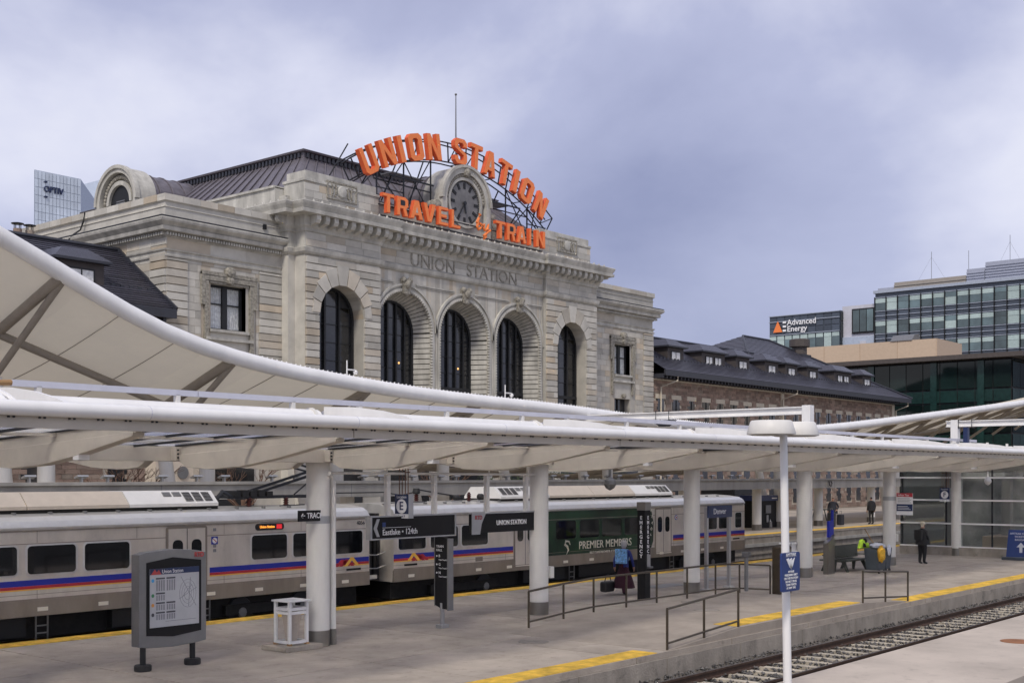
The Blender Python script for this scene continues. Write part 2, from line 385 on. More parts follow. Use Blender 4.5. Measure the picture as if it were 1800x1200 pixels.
# ================================================================ STATION BUILDING
st = thing('station_building', (54.35, 58, .5), 'beige stone railway station with three tall arched windows and bracketed cornice', 'station')
CX = 54.35
nblk = 0
def blk(x0, x1, y0, y1, z0, z1):
    global nblk
    nblk += 1; return piece('stone_block', 'stone', st, x0, x1, y0, y1, z0, z1)
field = MB()    # the stones beyond the 300 that show largest
def stones(x0, x1, zlo, zhi, yface, dep=.05, h=.375, ln=.95, gap=.014, limit=True, holes=(), vgap=.014):
    """ashlar: real blocks, each with its own joints"""
    z = zlo; r = 0
    while z < zhi - .05:
        z1 = min(z + h, zhi); x = x0; first = True
        while x < x1 - .02:
            L = ln * random.uniform(.75, 1.25)
            if first and r % 2: L *= .55
            first = False
            xe = x + L
            if xe > x1 - .3: xe = x1
            zc = (z + z1) / 2
            segs = [(x, xe)]
            for hx0, hx1, hz0, hz1 in holes:
                if hz0 < zc < hz1:
                    ns = []
                    for a, b in segs:
                        if b <= hx0 or a >= hx1: ns.append((a, b))
                        else:
                            if a < hx0 - .05: ns.append((a, hx0))
                            if b > hx1 + .05: ns.append((hx1, b))
                    segs = ns
            for a, b in segs:
                d = dep + random.uniform(-.006, .006)
                if limit and nblk < 296 and z > 7.5: blk(a + vgap / 2, b - vgap / 2, yface - d, yface + .04, z + gap / 2, z1 - gap / 2)
                else: field.box(a + vgap / 2, b - vgap / 2, yface - d, yface + .04, z + gap / 2, z1 - gap / 2)
            x = xe
        z = z1; r += 1
def arch_wall(mb, x0, x1, z0, z1, yf, yb, xc, hw, spring, sill):
    """wall slab with one round-headed opening; reveal back to yb"""
    n = 20; a = [(xc - hw * math.cos(math.pi * i / n), spring + hw * math.sin(math.pi * i / n)) for i in range(n + 1)]
    mb.quad((x0, yf, z0), (xc - hw, yf, z0), (xc - hw, yf, z1), (x0, yf, z1)); mb.quad((xc + hw, yf, z0), (x1, yf, z0), (x1, yf, z1), (xc + hw, yf, z1))
    mb.quad((xc - hw, yf, z0), (xc + hw, yf, z0), (xc + hw, yf, sill), (xc - hw, yf, sill))
    for (ax, az), (bx, bz) in zip(a, a[1:]): mb.quad((ax, yf, az), (bx, yf, bz), (bx, yf, z1), (ax, yf, z1))
    o = [(xc - hw, sill)] + a + [(xc + hw, sill)]
    for (ax, az), (bx, bz) in zip(o, o[1:]): mb.quad((ax, yf, az), (ax, yb, az), (bx, yb, bz), (bx, yf, bz))
    mb.quad((xc - hw, yf, sill), (xc + hw, yf, sill), (xc + hw, yb, sill), (xc - hw, yb, sill))
def arch_window(xc, hw, spring, sill, y, nm, warm=False, grille=False):
    """dark steel window: each light its own pane"""
    n = 16; w = thing_part('arched_window', y)
    outl = [(xc - hw, sill), (xc + hw, sill)] + [(xc + hw * math.cos(math.pi * i / n), spring + hw * math.sin(math.pi * i / n)) for i in range(n + 1)]
    fr = MB()
    inn = [(xc + (px - xc) * (1 - .14 / hw), sill + (pz - sill) * .985 + (.1 if pz == sill else 0)) for px, pz in outl]
    m = len(outl)
    for i in range(m):
        j = (i + 1) % m
        for ya, yb in ((y - .12, y - .12),): fr.quad((outl[i][0], ya, outl[i][1]), (outl[j][0], ya, outl[j][1]), (inn[j][0], yb, inn[j][1]), (inn[i][0], yb, inn[i][1]))
        fr.quad((inn[i][0], y - .12, inn[i][1]), (inn[j][0], y - .12, inn[j][1]), (inn[j][0], y, inn[j][1]), (inn[i][0], y, inn[i][1]))
    def top(x): return spring + math.sqrt(max(0, hw * hw - (x - xc) ** 2))
    xm = [xc - hw + 2 * hw * i / nm for i in range(1, nm)]
    for x in xm: fr.box(x - .06, x + .06, y - .13, y - .01, sill, top(x) - .03)
    zt = [sill + 1.9]
    fr.box(xc - hw, xc + hw, y - .14, y - .01, zt[0] - .1, zt[0] + .1)
    if spring - sill > 6: fr.box(xc - hw, xc + hw, y - .10, y - .01, spring - .04, spring + .04)
    fr.build('window_frame', 'frame_dark', w)
    edges = [xc - hw] + xm + [xc + hw]
    zs = [sill, zt[0]] + [zt[0] + (spring + hw - zt[0]) * q / 5 for q in range(1, 6)]
    for a, b in zip(edges, edges[1:]):
        for z0, z1 in zip(zs, zs[1:]):
            lim = min(max(top(a), top(b)), spring + hw); t0, t1 = min(z1, top(a + .02)), min(z1, top(b - .02))
            if lim <= z0 + .05: continue
            mb = MB(); yy = y + random.uniform(-.006, .006)
            t0, t1 = max(t0, z0 + .01), max(t1, z0 + .01)
            mb.quad((a, yy, z0 + .02), (b, yy, z0 + .02), (b, yy + random.uniform(-.006, .006), t1 - .02), (a, yy, t0 - .02)); mb.build('pane', 'glass_dark', w)
    gb = MB()
    for z in zs[2:-1]: gb.box(xc - hw, xc + hw, y - .05, y - .004, z - .018, z + .018)
    if grille:
        for a, b in zip(edges, edges[1:]):
            for q in range(3):
                z0 = sill + .1 + q * .58; z1 = z0 + .52
                gb.bar((a + .1, y - .03, z0), (b - .1, y - .03, z1), .03); gb.bar((a + .1, y - .03, z1), (b - .1, y - .03, z0), .03)
    gb.build('glazing_bar', 'frame_dark', w)
    if warm:
        for q in (.3,): MB().lathe([(.02, 0), (.05, .04), (.05, .09), (.02, .12)], (xc + q * hw, y - .16, sill + 3.1), 8).build('lit_lantern', 'lamp_warm', w)
    return w
def thing_part(name, y):
    o = bpy.data.objects.new(name, None); o.empty_display_size = .1; link(o, st, Vector((CX, y, .5))); return o
Z0 = .5
core = MB()
core.box(34.6, 75.9, 51.2, 66, Z0, 15.2); core.box(41.6, 67.3, 50.1, 66, 15.0, 18.3)
core.build('inner_wall', 'stone_trim', st)
wall = MB()
SB = ((44.2, 1.6), (64.5, 1.6)); CB = (49.17, 54.2, 59.23)
arch_wall(wall, 41.67, 47.0, Z0, 15.1, 48.64, 49.55, 44.2, 1.6, 12.1, 5.0)
arch_wall(wall, 61.76, 67.24, Z0, 15.1, 48.64, 49.55, 64.5, 1.6, 12.1, 5.0)
for xa, xb, xc in ((47.0, 51.68, CB[0]), (51.68, 56.7, CB[1]), (56.7, 61.76, CB[2])): arch_wall(wall, xa, xb, Z0, 15.1, 48.88, 49.0, xc, 2.2, 11.85, 5.0)
for xx, y0, y1 in ((41.67, 48.64, 49.5), (67.24, 48.64, 49.5), (47.0, 48.64, 48.88), (61.76, 48.64, 48.88)): wall.quad((xx, y0, Z0), (xx, y1, Z0), (xx, y1, 15.1), (xx, y0, 15.1))
wall.box(41.2, 41.67, 49.42, 50.3, Z0, 15.1); wall.box(67.24, 67.7, 49.42, 50.3, Z0, 15.1)
wall.build('front_wall', 'stone', st)
# splayed, ribbed inner arches of the three centre bays
for xc in CB:
    rev = MB(); n = 26
    for i in range(n):
        a0, a1 = math.pi * i / n, math.pi * (i + .82) / n
        def pt(a, r, y): return (xc - r * math.cos(a), y, 11.85 + r * math.sin(a))
        rev.add([pt(a0, 2.2, 49.0), pt(a1, 2.2, 49.0), pt(a1, 1.72, 50.0), pt(a0, 1.72, 50.0), pt(a0, 2.34, 49.0), pt(a1, 2.34, 49.0), pt(a1, 1.9, 50.0), pt(a0, 1.9, 50.0)], [(0, 1, 2, 3), (0, 4, 5, 1), (1, 5, 6, 2), (3, 2, 6, 7), (0, 3, 7, 4)])
    z = 5.0
    while z < 11.85:
        z1 = min(z + .30, 11.85)
        for s in (-1, 1):
            rev.add([(xc + s * 2.2, 49.0, z), (xc + s * 2.2, 49.0, z1 - .05), (xc + s * 1.72, 50.0, z1 - .05), (xc + s * 1.72, 50.0, z), (xc + s * 2.34, 49.0, z), (xc + s * 2.34, 49.0, z1 - .05), (xc + s * 1.9, 50.0, z1 - .05), (xc + s * 1.9, 50.0, z)], [(0, 1, 2, 3), (0, 4, 5, 1), (1, 5, 6, 2), (3, 2, 6, 7), (0, 3, 7, 4)])
        z = z1
    rev.build('ribbed_reveal', 'stone_trim', st)
    # moulded archivolt in front, with a scalloped edge
    arc = MB(); n = 30
    for r0, r1, d in ((2.2, 2.32, .10), (2.36, 2.46, .05), (2.46, 2.58, .14)):
        for i in range(n):
            a0, a1 = math.pi * i / n, math.pi * (i + 1) / n
            q = [(xc - r * math.cos(a), y, 11.85 + r * math.sin(a)) for y in (48.88 - d, 48.9) for r, a in ((r0, a0), (r1, a0), (r1, a1), (r0, a1))]
            arc.add(q, [(0, 1, 2, 3), (0, 3, 7, 4), (1, 5, 6, 2)])
        for s in (-1, 1):
            if r1 < 2.5: arc.box(min(xc + s * r0, xc + s * r1), max(xc + s * r0, xc + s * r1), 48.88 - d, 48.9, 5, 11.85)
    arc.build('archivolt', 'stone_trim', st, smooth=False)
    sc = MB()
    for i in range(41):
        a = math.pi * i / 40; c = (xc - 2.17 * math.cos(a), 48.84, 11.85 + 2.17 * math.sin(a)); sc.lathe([(.03, -.09), (.075, -.04), (.075, .05)], c, 6, 'y')
    for i in range(40):
        for s in (-1, 1): sc.lathe([(.03, -.09), (.075, -.04), (.075, .05)], (xc + s * 2.17, 48.84, 11.68 - .165 * i), 6, 'y')
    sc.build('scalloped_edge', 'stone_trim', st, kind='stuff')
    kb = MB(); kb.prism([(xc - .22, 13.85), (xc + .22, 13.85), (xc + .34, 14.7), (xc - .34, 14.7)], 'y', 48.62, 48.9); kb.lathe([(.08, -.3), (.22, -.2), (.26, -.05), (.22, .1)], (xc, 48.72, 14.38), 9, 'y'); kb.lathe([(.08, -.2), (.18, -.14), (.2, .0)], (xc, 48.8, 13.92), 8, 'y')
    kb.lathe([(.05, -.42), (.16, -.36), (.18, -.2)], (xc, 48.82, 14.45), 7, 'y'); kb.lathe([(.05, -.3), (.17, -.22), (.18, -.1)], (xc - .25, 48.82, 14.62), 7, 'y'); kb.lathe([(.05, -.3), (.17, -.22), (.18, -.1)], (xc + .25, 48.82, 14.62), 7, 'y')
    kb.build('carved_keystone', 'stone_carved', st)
    arch_window(xc, 1.72, 11.85, 6.9, 50.0, 5, warm=(xc < 55), grille=True)
for xa, xb in ((47.0, CB[0]), (CB[0], CB[1]), (CB[1], CB[2]), (CB[2], 61.76)):   # sunk spandrel panels
    for s, x in ((1, xa), (-1, xb)):
        pass
    mid = (xa + xb) / 2
    sp = MB()
    l0 = xa + (.12 if xa == 47.0 else 0.9); r0 = xb - (.12 if xb == 61.76 else .9)
    sp.box(l0, r0, 48.80, 48.87, 14.42, 14.50); sp.box(l0, r0, 48.83, 48.87, 14.34, 14.38)
    if xa == 47.0: sp.box(47.1, 47.16, 48.8, 48.87, 12.9, 14.42)
    if xb == 61.76: sp.box(61.6, 61.66, 48.8, 48.87, 12.9, 14.42)
    sp.build('spandrel_moulding', 'stone_trim', st)
for xc, hw in SB:
    arch_window(xc, 1.55, 12.1, 6.9, 49.5, 3)
    for i in range(9):     # voussoirs, longest at the crown
        a0, a1 = math.pi * (i + .04) / 9, math.pi * (i + .96) / 9; q = 1 - abs(i - 4) / 4.5; r1 = 2.06 + .62 * q
        p = [(xc - r * math.cos(a), 12.1 + r * math.sin(a)) for r, a in ((1.61, a0), (r1, a0), (r1, a1), (1.61, a1))]
        MB().prism(p, 'y', 48.5, 48.66).build('voussoir', 'stone', st)
def hole(xc, hw, spring, m=.02):   # opening seen course by course
    hs = []; z = 4.0
    while z < spring + hw + .7:
        zc = z + .19
        w = hw + m if zc < spring else (math.sqrt(max(0, (hw + .48) ** 2 - (zc - spring) ** 2)))
        if w > .05: hs.append((xc - w, xc + w, z, z + .376))
        z += .375
    return hs
hL, hR = hole(44.2, 1.6, 12.1), hole(64.5, 1.6, 12.1)
# rusticated piers and quoins first (they show largest), then plain ashlar
stones(41.69, 46.98, 7.5, 15.0, 48.64, .11, ln=1.5, gap=.052, holes=hL)
stones(61.78, 67.22, 7.5, 15.0, 48.64, .11, ln=1.5, gap=.052, holes=hR)
WL = (36.79, 38.94, 10.85, 13.1); WR = (71.38, 73.3, 10.8, 12.95)
stones(34.2, 35.4, 7.9, 14.05, 50.0, .10, ln=3, gap=.052)
stones(39.75, 41.2, 7.9, 14.05, 50.0, .10, ln=3, gap=.052)
stones(67.7, 69.2, 7.9, 14.05, 50.0, .10, ln=3, gap=.052); stones(75.0, 76.28, 7.9, 14.05, 50.0, .10, ln=3, gap=.052)
stones(35.4, 39.75, 8.65, 14.4, 50.0, .03, holes=[(36.2, 39.55, 8, 13.75)])
stones(35.4, 39.75, 4.6, 8.65, 50.0, .03, limit=False); stones(69.2, 75.0, 4.6, 14.4, 50.0, .03, limit=False, holes=[(70.75, 74.0, 7.0, 13.75), (71.3, 73.4, 4.6, 7.0)])
stones(41.69, 46.98, .6, 7.5, 48.64, .11, ln=1.5, gap=.052, limit=False, holes=hole(44.2, 1.6, 12.1)); stones(61.78, 67.22, .6, 7.5, 48.64, .11, ln=1.5, gap=.052, limit=False, holes=hR)
# wing walls behind the stones
for (x0, x1), w in (((34.2, 41.2), WL), ((67.7, 76.28), WR)):
    a, b, z0, z1 = w; ww = MB()
    for p in ((x0, a, Z0, 15.1), (b, x1, Z0, 15.1), (a, b, z1, 15.1), (a, b, 9.1, z0), (a, b, Z0, 6.6)): ww.box(p[0], p[1], 50.0, 50.6, p[2], p[3])
    for s in (a, b): ww.quad((s, 50, z0), (s, 50.6, z0), (s, 50.6, z1), (s, 50, z1))
    if x0 < 40: ww.box(34.2, 34.6, 50.6, 66, Z0, 15.1)
    else: ww.box(75.9, 76.28, 50.6, 66, Z0, 15.1)
    ww.build('wing_wall', 'stone', st)
# side return of the left wing: courses run back in depth
side = MB()
z = 7.5; r = 0
while z < 14.9:
    y = 50.0; q = z < 14.05
    L = 1.15
    side.box(34.2 - (.11 if q else .03), 34.24, y - .08, y + L, z + .03, z + .345); y += L
    while y < 65.5:
        L = random.uniform(.8, 1.2); side.box(34.17 + random.uniform(-.006, .006), 34.24, y + .007, y + L - .007, z + .007, z + .368); y += L
    z += .375; r += 1
side.build('side_stonework', 'stone', st, kind='stuff')
# mouldings swept round the building
wingL = [(34.2, 66), (34.2, 50), (41.2, 50)]; wingR = [(67.7, 50), (76.28, 50), (76.28, 66)]
pav = [(41.2, 66), (41.2, 49.42), (41.67, 49.42), (41.67, 48.62), (47.0, 48.62), (47.0, 48.86), (61.76, 48.86), (61.76, 48.62), (67.24, 48.62), (67.24, 49.42), (67.7, 49.42), (67.7, 66)]
band = [(-.05, 14.06), (.10, 14.08), (.12, 14.16), (.05, 14.2), (.05, 14.34), (.12, 14.38), (.14, 14.44), (-.05, 14.46)]
cor = [(-.05, 14.95), (.05, 15.0), (.08, 15.03), (.08, 15.22), (.42, 15.27), (.46, 15.44), (.38, 15.47), (.62, 15.66), (.66, 15.78), (.60, 15.84), (-.05, 15.9)]
par = [(-.4, 15.8), (.02, 15.85), (.02, 16.42), (.07, 16.45), (.02, 16.5), (.02, 16.68), (.10, 16.73), (.12, 17.0), (.08, 17.03), (-.4, 17.03), (-.4, 15.8)]
for nm, pth in (('wing', wingL), ('wing', wingR)):
    MB().sweep(pth, band).build('string_course', 'stone_trim', st); MB().sweep(pth, cor).build('wing_cornice', 'stone_trim', st); MB().sweep(pth, par).build('wing_parapet', 'stone', st)
    MB().sweep(pth, [(.30, 15.91), (.63, 15.86), (.63, 15.90), (.30, 15.95)]).build('lead_flashing', 'roof_edge', st)
for i in range(7): piece('coping_stone', 'stone', st, 34.08 + 1.02 * i + .008, 35.1 + 1.02 * i - .008, 49.86, 50.5, 16.74, 17.05)
for i in range(14): piece('coping_stone', 'stone', st, 34.06, 34.7, 50.52 + 1.08 * i + .008, 51.6 + 1.08 * i - .008, 16.74, 17.05)
for i in range(8): piece('coping_stone', 'stone', st, 67.75 + 1.08 * i + .008, 68.83 + 1.08 * i - .008, 49.86, 50.5, 16.74, 17.05)
dent = MB()
for i in range(46): dent.box(34.1 + .155 * i, 34.19 + .155 * i, 49.72, 49.93, 15.06, 15.2)
for i in range(60): dent.box(33.92, 34.13, 49.9 + .2 * i, 50.0 + .2 * i, 15.06, 15.2)
for i in range(56): dent.box(67.9 + .155 * i, 67.99 + .155 * i, 49.72, 49.93, 15.06, 15.2)
dent.build('dentil_course', 'stone_trim', st, kind='stuff')
copj = MB()
MB().sweep(pav, [(-.1, 15.06), (.08, 15.1), (.16, 15.2), (.2, 15.4), (.06, 15.46), (.03, 15.47), (.03, 16.22), (.10, 16.27), (.12, 16.4), (.2, 16.5), (.22, 16.55), (.22, 16.62), (.25, 17.02), (-.1, 17.04)]).build('entablature', 'stone_trim', st)
MB().sweep(pav, [(.2, 17.02), (.88, 17.03), (.9, 17.2), (.80, 17.24), (.92, 17.45), (.96, 17.58), (.90, 17.62), (.1, 17.74), (.0, 17.74)]).build('main_cornice', 'stone_trim', st)
fz = MB()       # frieze blocks
for x0, x1, y in ((41.7, 46.95, 48.58), (47.05, 61.7, 48.82), (61.8, 67.2, 48.58)):
    z = 15.5
    for r in range(2):
        x = x0
        while x < x1 - .05:
            xe = min(x + random.uniform(.9, 1.5), x1); fz.box(x + .008, xe - .008, y - .012, y + .02, z + .006, z + .35); x = xe
        z += .36
fz.build('frieze_stones', 'stone', st, kind='stuff')
def modillion(x, y, ax='y'):
    if ax == 'y': p = [(y - .53, 17.02), (y - .55, 16.78), (y - .45, 16.62), (y - .2, 16.58), (y, 16.5), (y, 17.02)]; MB().prism(p, 'x', x - .145, x + .145).build('modillion', 'stone_trim', st)
    else: p = [(x - .48, 17.02), (x - .5, 16.8), (x - .42, 16.66), (x - .2, 16.6), (x, 16.56), (x, 17.02)]; MB().prism(p, 'y', y - .13, y + .13).build('modillion', 'stone_trim', st)
for i in range(9): modillion(41.95 + .61 * i, 48.4)
for i in range(24): modillion(47.35 + .612 * i, 48.64)
for i in range(9): modillion(62.05 + .61 * i, 48.4)
for i in range(14): modillion(41.0, 49.5 + .6 * i, 'x')
# lion-head studs on the gutter edge
lh = MB()
for i in range(46): lh.lathe([(.04, 0), (.07, .05), (.05, .12), (.01, .16)], (41.0 + .58 * i, 47.85 + (.24 if 46.9 < 41 + .58 * i < 61.8 else 0), 17.6), 6)
for i in range(18): lh.lathe([(.04, 0), (.07, .05), (.05, .12), (.01, .16)], (40.4, 48.6 + .62 * i, 17.6), 6)
lh.build('gutter_studs', 'stone_trim', st, kind='stuff')
# attic parapet: end blocks with panels, lower middle
def attic(x0, x1):
    pa = MB(); pa.box(x0, x1, 48.95, 50.6, 17.7, 19.0); pa.box(x0 - .06, x1 + .06, 48.88, 50.66, 18.95, 19.1); pa.box(x0 + .1, x1 - .1, 49.0, 50.5, 19.1, 19.52)
    pa.build('attic_block', 'stone_trim', st, bevel=.02)
    sb = MB(); z = 17.74
    while z < 18.9:
        x = x0
        while x < x1 - .05:
            xe = min(x + random.uniform(.6, 1.0), x1); sb.box(x + .006, xe - .006, 48.925, 48.97, z + .006, min(z + .37, 18.94)); x = xe
        z += .376
    sb.build('attic_stones', 'stone', st, kind='stuff')
attic(41.9, 47.2); attic(61.5, 67.0)
for xa in (43.5, 63.4):    # carved panel: square frame, disc and curls
    c = MB(); c.box(xa - .1, xa + 2.05, 48.86, 48.93, 18.28, 18.36); c.box(xa - .1, xa + 2.05, 48.86, 48.93, 19.16, 19.24); c.box(xa - .1, xa - .02, 48.86, 48.93, 18.36, 19.16); c.box(xa + 1.97, xa + 2.05, 48.86, 48.93, 18.36, 19.16)
    c.build('panel_frame', 'stone_carved', st)
    MB().lathe([(.05, -.1), (.28, -.06), (.33, 0), (.33, .06)], (xa + .97, 48.88, 18.76), 18, 'y').build('carved_disc', 'stone_trim', st)
    for q in (.22, .47, 1.47, 1.72):
        cv = MB(); cv.tube([(xa + q + .09 * math.cos(t) * (1 if q < 1 else -1), 48.88, 18.76 + .3 * math.sin(t)) for t in [R(-100 + 20 * i) for i in range(11)]], .05, 6); cv.build('carved_scroll', 'stone_carved', st)
mid = MB(); mid.box(47.2, 61.5, 49.2, 50.4, 17.7, 18.72); mid.box(47.2, 61.5, 49.12, 50.46, 18.66, 18.78); mid.build('attic_wall', 'stone_trim', st)
sdp = MB(); sdp.box(41.3, 42.0, 50.6, 64, 17.7, 18.75); sdp.box(41.2, 42.1, 50.6, 64, 18.7, 18.82); sdp.box(66.9, 67.6, 50.6, 64, 17.7, 18.8); sdp.build('attic_side_wall', 'stone_trim', st)
# clock aedicule
ca = MB(); n = 24
def ring(mb, xc, y0, y1, zc, r0, r1, n=28, a0=0., a1=math.pi):
    for i in range(n):
        p, q = a0 + (a1 - a0) * i / n, a0 + (a1 - a0) * (i + 1) / n
        vs = [(xc - r * math.cos(a), y, zc + r * math.sin(a)) for y in (y0, y1) for r, a in ((r0, p), (r1, p), (r1, q), (r0, q))]
        mb.add(vs, [(0, 1, 2, 3), (4, 7, 6, 5), (0, 3, 7, 4), (1, 5, 6, 2)])
KC = (54.6, 19.95)
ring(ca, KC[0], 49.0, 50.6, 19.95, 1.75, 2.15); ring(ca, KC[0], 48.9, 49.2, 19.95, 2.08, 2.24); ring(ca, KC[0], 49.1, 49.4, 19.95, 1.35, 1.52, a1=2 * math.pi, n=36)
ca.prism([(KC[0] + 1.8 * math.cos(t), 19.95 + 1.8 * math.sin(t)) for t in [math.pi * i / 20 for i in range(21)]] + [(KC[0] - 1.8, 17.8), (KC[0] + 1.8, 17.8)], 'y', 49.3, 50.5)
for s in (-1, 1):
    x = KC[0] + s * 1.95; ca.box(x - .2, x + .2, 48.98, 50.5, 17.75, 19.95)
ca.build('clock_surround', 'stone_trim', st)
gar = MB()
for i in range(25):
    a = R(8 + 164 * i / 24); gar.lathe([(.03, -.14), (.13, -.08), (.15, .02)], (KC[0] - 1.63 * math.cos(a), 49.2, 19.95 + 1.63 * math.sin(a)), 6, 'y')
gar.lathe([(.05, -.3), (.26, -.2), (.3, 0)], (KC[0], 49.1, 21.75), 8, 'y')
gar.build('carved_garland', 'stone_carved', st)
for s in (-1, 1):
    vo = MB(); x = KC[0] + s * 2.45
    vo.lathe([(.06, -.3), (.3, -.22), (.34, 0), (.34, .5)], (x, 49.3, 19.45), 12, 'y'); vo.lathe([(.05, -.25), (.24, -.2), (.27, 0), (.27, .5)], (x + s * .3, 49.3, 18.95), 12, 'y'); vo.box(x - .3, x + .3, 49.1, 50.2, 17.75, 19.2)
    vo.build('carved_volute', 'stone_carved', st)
ck = MB().lathe([(1.32, 0), (1.32, .12)], (KC[0], 49.22, 19.95), 40, 'y').build('clock', 'clock_face', st, smooth=False)
cm = MB()
for i in range(60):
    a = R(6 * i); cm.obox((KC[0] + 1.28 * math.sin(a), 49.2, 19.95 + 1.28 * math.cos(a)), (.03, .03, .10), Matrix.Rotation(a, 3, 'Y'))
for i in range(12):
    a = R(30 * i); cm.obox((KC[0] + 1.03 * math.sin(a), 49.2, 19.95 + 1.03 * math.cos(a)), (.17, .03, .34), Matrix.Rotation(a, 3, 'Y'))
cm.build('numeral_ring', 'frame_dark', ck)
hd = MB()
for a, L, w in ((R(170), .62, .09), (R(212), 1.0, .06)): hd.obox((KC[0] + L / 2 * math.sin(a), 49.17, 19.95 + L / 2 * math.cos(a)), (w, .03, L), Matrix.Rotation(a, 3, 'Y'))
hd.lathe([(.12, -.05), (.12, 0)], (KC[0], 49.17, 19.95), 12, 'y'); hd.build('clock_hands', 'steel_black', ck)
# name in the frieze; shade of the incised letters put into darker stone
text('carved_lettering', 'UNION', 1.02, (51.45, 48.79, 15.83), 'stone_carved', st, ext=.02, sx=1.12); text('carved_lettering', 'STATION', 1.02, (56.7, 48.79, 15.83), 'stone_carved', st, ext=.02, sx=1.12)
# wing windows with carved surrounds
def wing_window(w):
    a, b, z0, z1 = w; t = bpy.data.objects.new('window', None); link(t, st, Vector(((a + b) / 2, 50, .5)))
    f = MB(); m = (a + b) / 2; y = 50.32
    f.box(a, b, y, y + .1, z1 - .12, z1); f.box(a, b, y, y + .1, z0, z0 + .1); f.box(a, a + .14, y, y + .1, z0, z1); f.box(b - .14, b, y, y + .1, z0, z1); f.box(m - .15, m + .15, y - .03, y + .1, z0, z1)
    zm = z0 + (z1 - z0) * .58
    f.box(a, b, y + .01, y + .09, zm - .03, zm + .03); f.build('window_frame', 'frame_dark', t)
    for x0, x1 in ((a + .1, m - .13), (m + .13, b - .1)):
        for zz0, zz1 in ((z0 + .1, zm - .03), (zm + .03, z1 - .12)):
            MB().quad((x0, y + .06, zz0), (x1, y + .06, zz0), (x1, y + .06, zz1), (x0, y + .06, zz1)).build('pane', 'clear_glass', t)
        cu = MB(); n = 14
        for i in range(n):
            xa = x0 + (x1 - x0) * i / n; xb = x0 + (x1 - x0) * (i + 1) / n; yy = y + .10
            cu.quad((xa, yy + .03 * (i % 2), z0), (xb, yy + .03 * ((i + 1) % 2), z0), (xb, yy + .03 * ((i + 1) % 2), z1), (xa, yy + .03 * (i % 2), z1))
        cu.build('curtain', 'curtain', t)
    MB().box(a - .1, b + .1, 49.82, 50.3, z0 - .14, z0).build('sill', 'stone_trim', st)
    s = MB(); s.box(a - .42, a - .18, 49.86, 50.02, z0 - 1.4, z1 + .1); s.box(b + .18, b + .42, 49.86, 50.02, z0 - 1.4, z1 + .1); s.box(a - .42, b + .42, 49.84, 50.02, z1 + .12, z1 + .36); s.box(a - .12, b + .12, 49.9, 50.02, z1, z1 + .1)
    s.box(a - .62, a - .42, 49.84, 50.02, z1 - 1.1, z1 + .5); s.box(b + .42, b + .62, 49.84, 50.02, z1 - 1.1, z1 + .5); s.box(a - .62, b + .62, 49.82, 50.02, z1 + .38, z1 + .56)
    s.lathe([(.05, -.25), (.26, -.18), (.3, 0), (.3, .1)], (m, 49.88, z1 + .62), 9, 'y'); s.lathe([(.05, -.2), (.2, -.15), (.24, .05)], (m, 49.88, z1 + .22), 8, 'y')
    s.build('carved_surround', 'stone_carved', st)
    MB().box(a - .35, b + .35, 49.8, 50.02, z0 - .55, z0 - .4).build('ledge', 'stone_trim', st)
    g = MB(); g.box(a, b, 50.45, 50.5, 6.6, 9.1); g.build('pane', 'glass_dark', t)
    f2 = MB(); f2.box(m - .06, m + .06, 50.38, 50.46, 6.6, 9.1); f2.box(a, b, 50.38, 50.46, 7.9, 8.0); f2.build('window_frame', 'frame_dark', t)
    MB().lathe([(.05, -.2), (.2, -.14), (.14, .05)], (m, 49.9, 9.3), 7, 'y').build('carved_bracket', 'stone_carved', st)
wing_window(WL); wing_window(WR)
# ground-floor openings (seen in slits under the canopies)
for x0, x1 in ((36.2, 39.4), (42.9, 45.6), (47.6, 50.8), (52.6, 55.8), (57.6, 60.8), (63.2, 65.8), (70.4, 74.2)):
    g = MB().box(x0, x1, 48.5 if 41 < x0 < 67 else 49.9, 48.6 if 41 < x0 < 67 else 50.0, .5, 4.6).build('entrance_glazing', 'glass_dark', st)
field.build('ashlar_courses', 'stone', st, kind='stuff')
# main roof: standing-seam mansard with cresting
rf = MB(); base = [(42.1, 50.4), (66.8, 50.4), (66.8, 78), (42.1, 78)]; top = [(46.1, 53.9), (62.8, 53.9), (62.8, 74.5), (46.1, 74.5)]
vs = [(x, y, 18.6) for x, y in base] + [(x, y, 21.75) for x, y in top]
rf.add(vs, [(0, 1, 5, 4), (1, 2, 6, 5), (2, 3, 7, 6), (3, 0, 4, 7), (4, 5, 6, 7)]); roof = rf.build('roof', 'copper', st)
MB().sweep([(46.1, 70), (46.1, 53.9), (62.8, 53.9), (62.8, 70)], [(0, 21.6), (.10, 21.62), (.10, 21.72), (.04, 21.76), (.04, 22.08), (.2, 22.12), (.24, 22.22), (0, 22.24)]).build('roof_cresting', 'copper', roof)
cr = MB()
for i in range(52): cr.box(46.2 + .32 * i, 46.36 + .32 * i, 53.74, 53.87, 21.8, 22.06)
for i in range(44): cr.box(45.94, 46.07, 54.1 + .32 * i, 54.26 + .32 * i, 21.8, 22.06)
cr.build('cresting_dentils', 'roof_edge', roof, kind='stuff')
for i in range(30):      # standing seams
    t = (i + .5) / 30; a = Vector((42.1, 50.4 + 27.6 * t, 18.6)); b = Vector((46.1, 53.9 + 20.6 * t, 21.7))
    if a.y < 67: MB().bar(a + Vector((-.04, 0, .05)), b + Vector((-.04, 0, .05)), .07, .10).build('standing_seam', 'copper', roof)
for i in range(26):
    t = (i + .5) / 26; a = Vector((42.1 + 24.7 * t, 50.4, 18.6)); b = Vector((46.1 + 16.7 * t, 53.9, 21.7)); MB().bar(a + Vector((0, -.04, .05)), b + Vector((0, -.04, .05)), .07, .10).build('standing_seam', 'copper', roof)
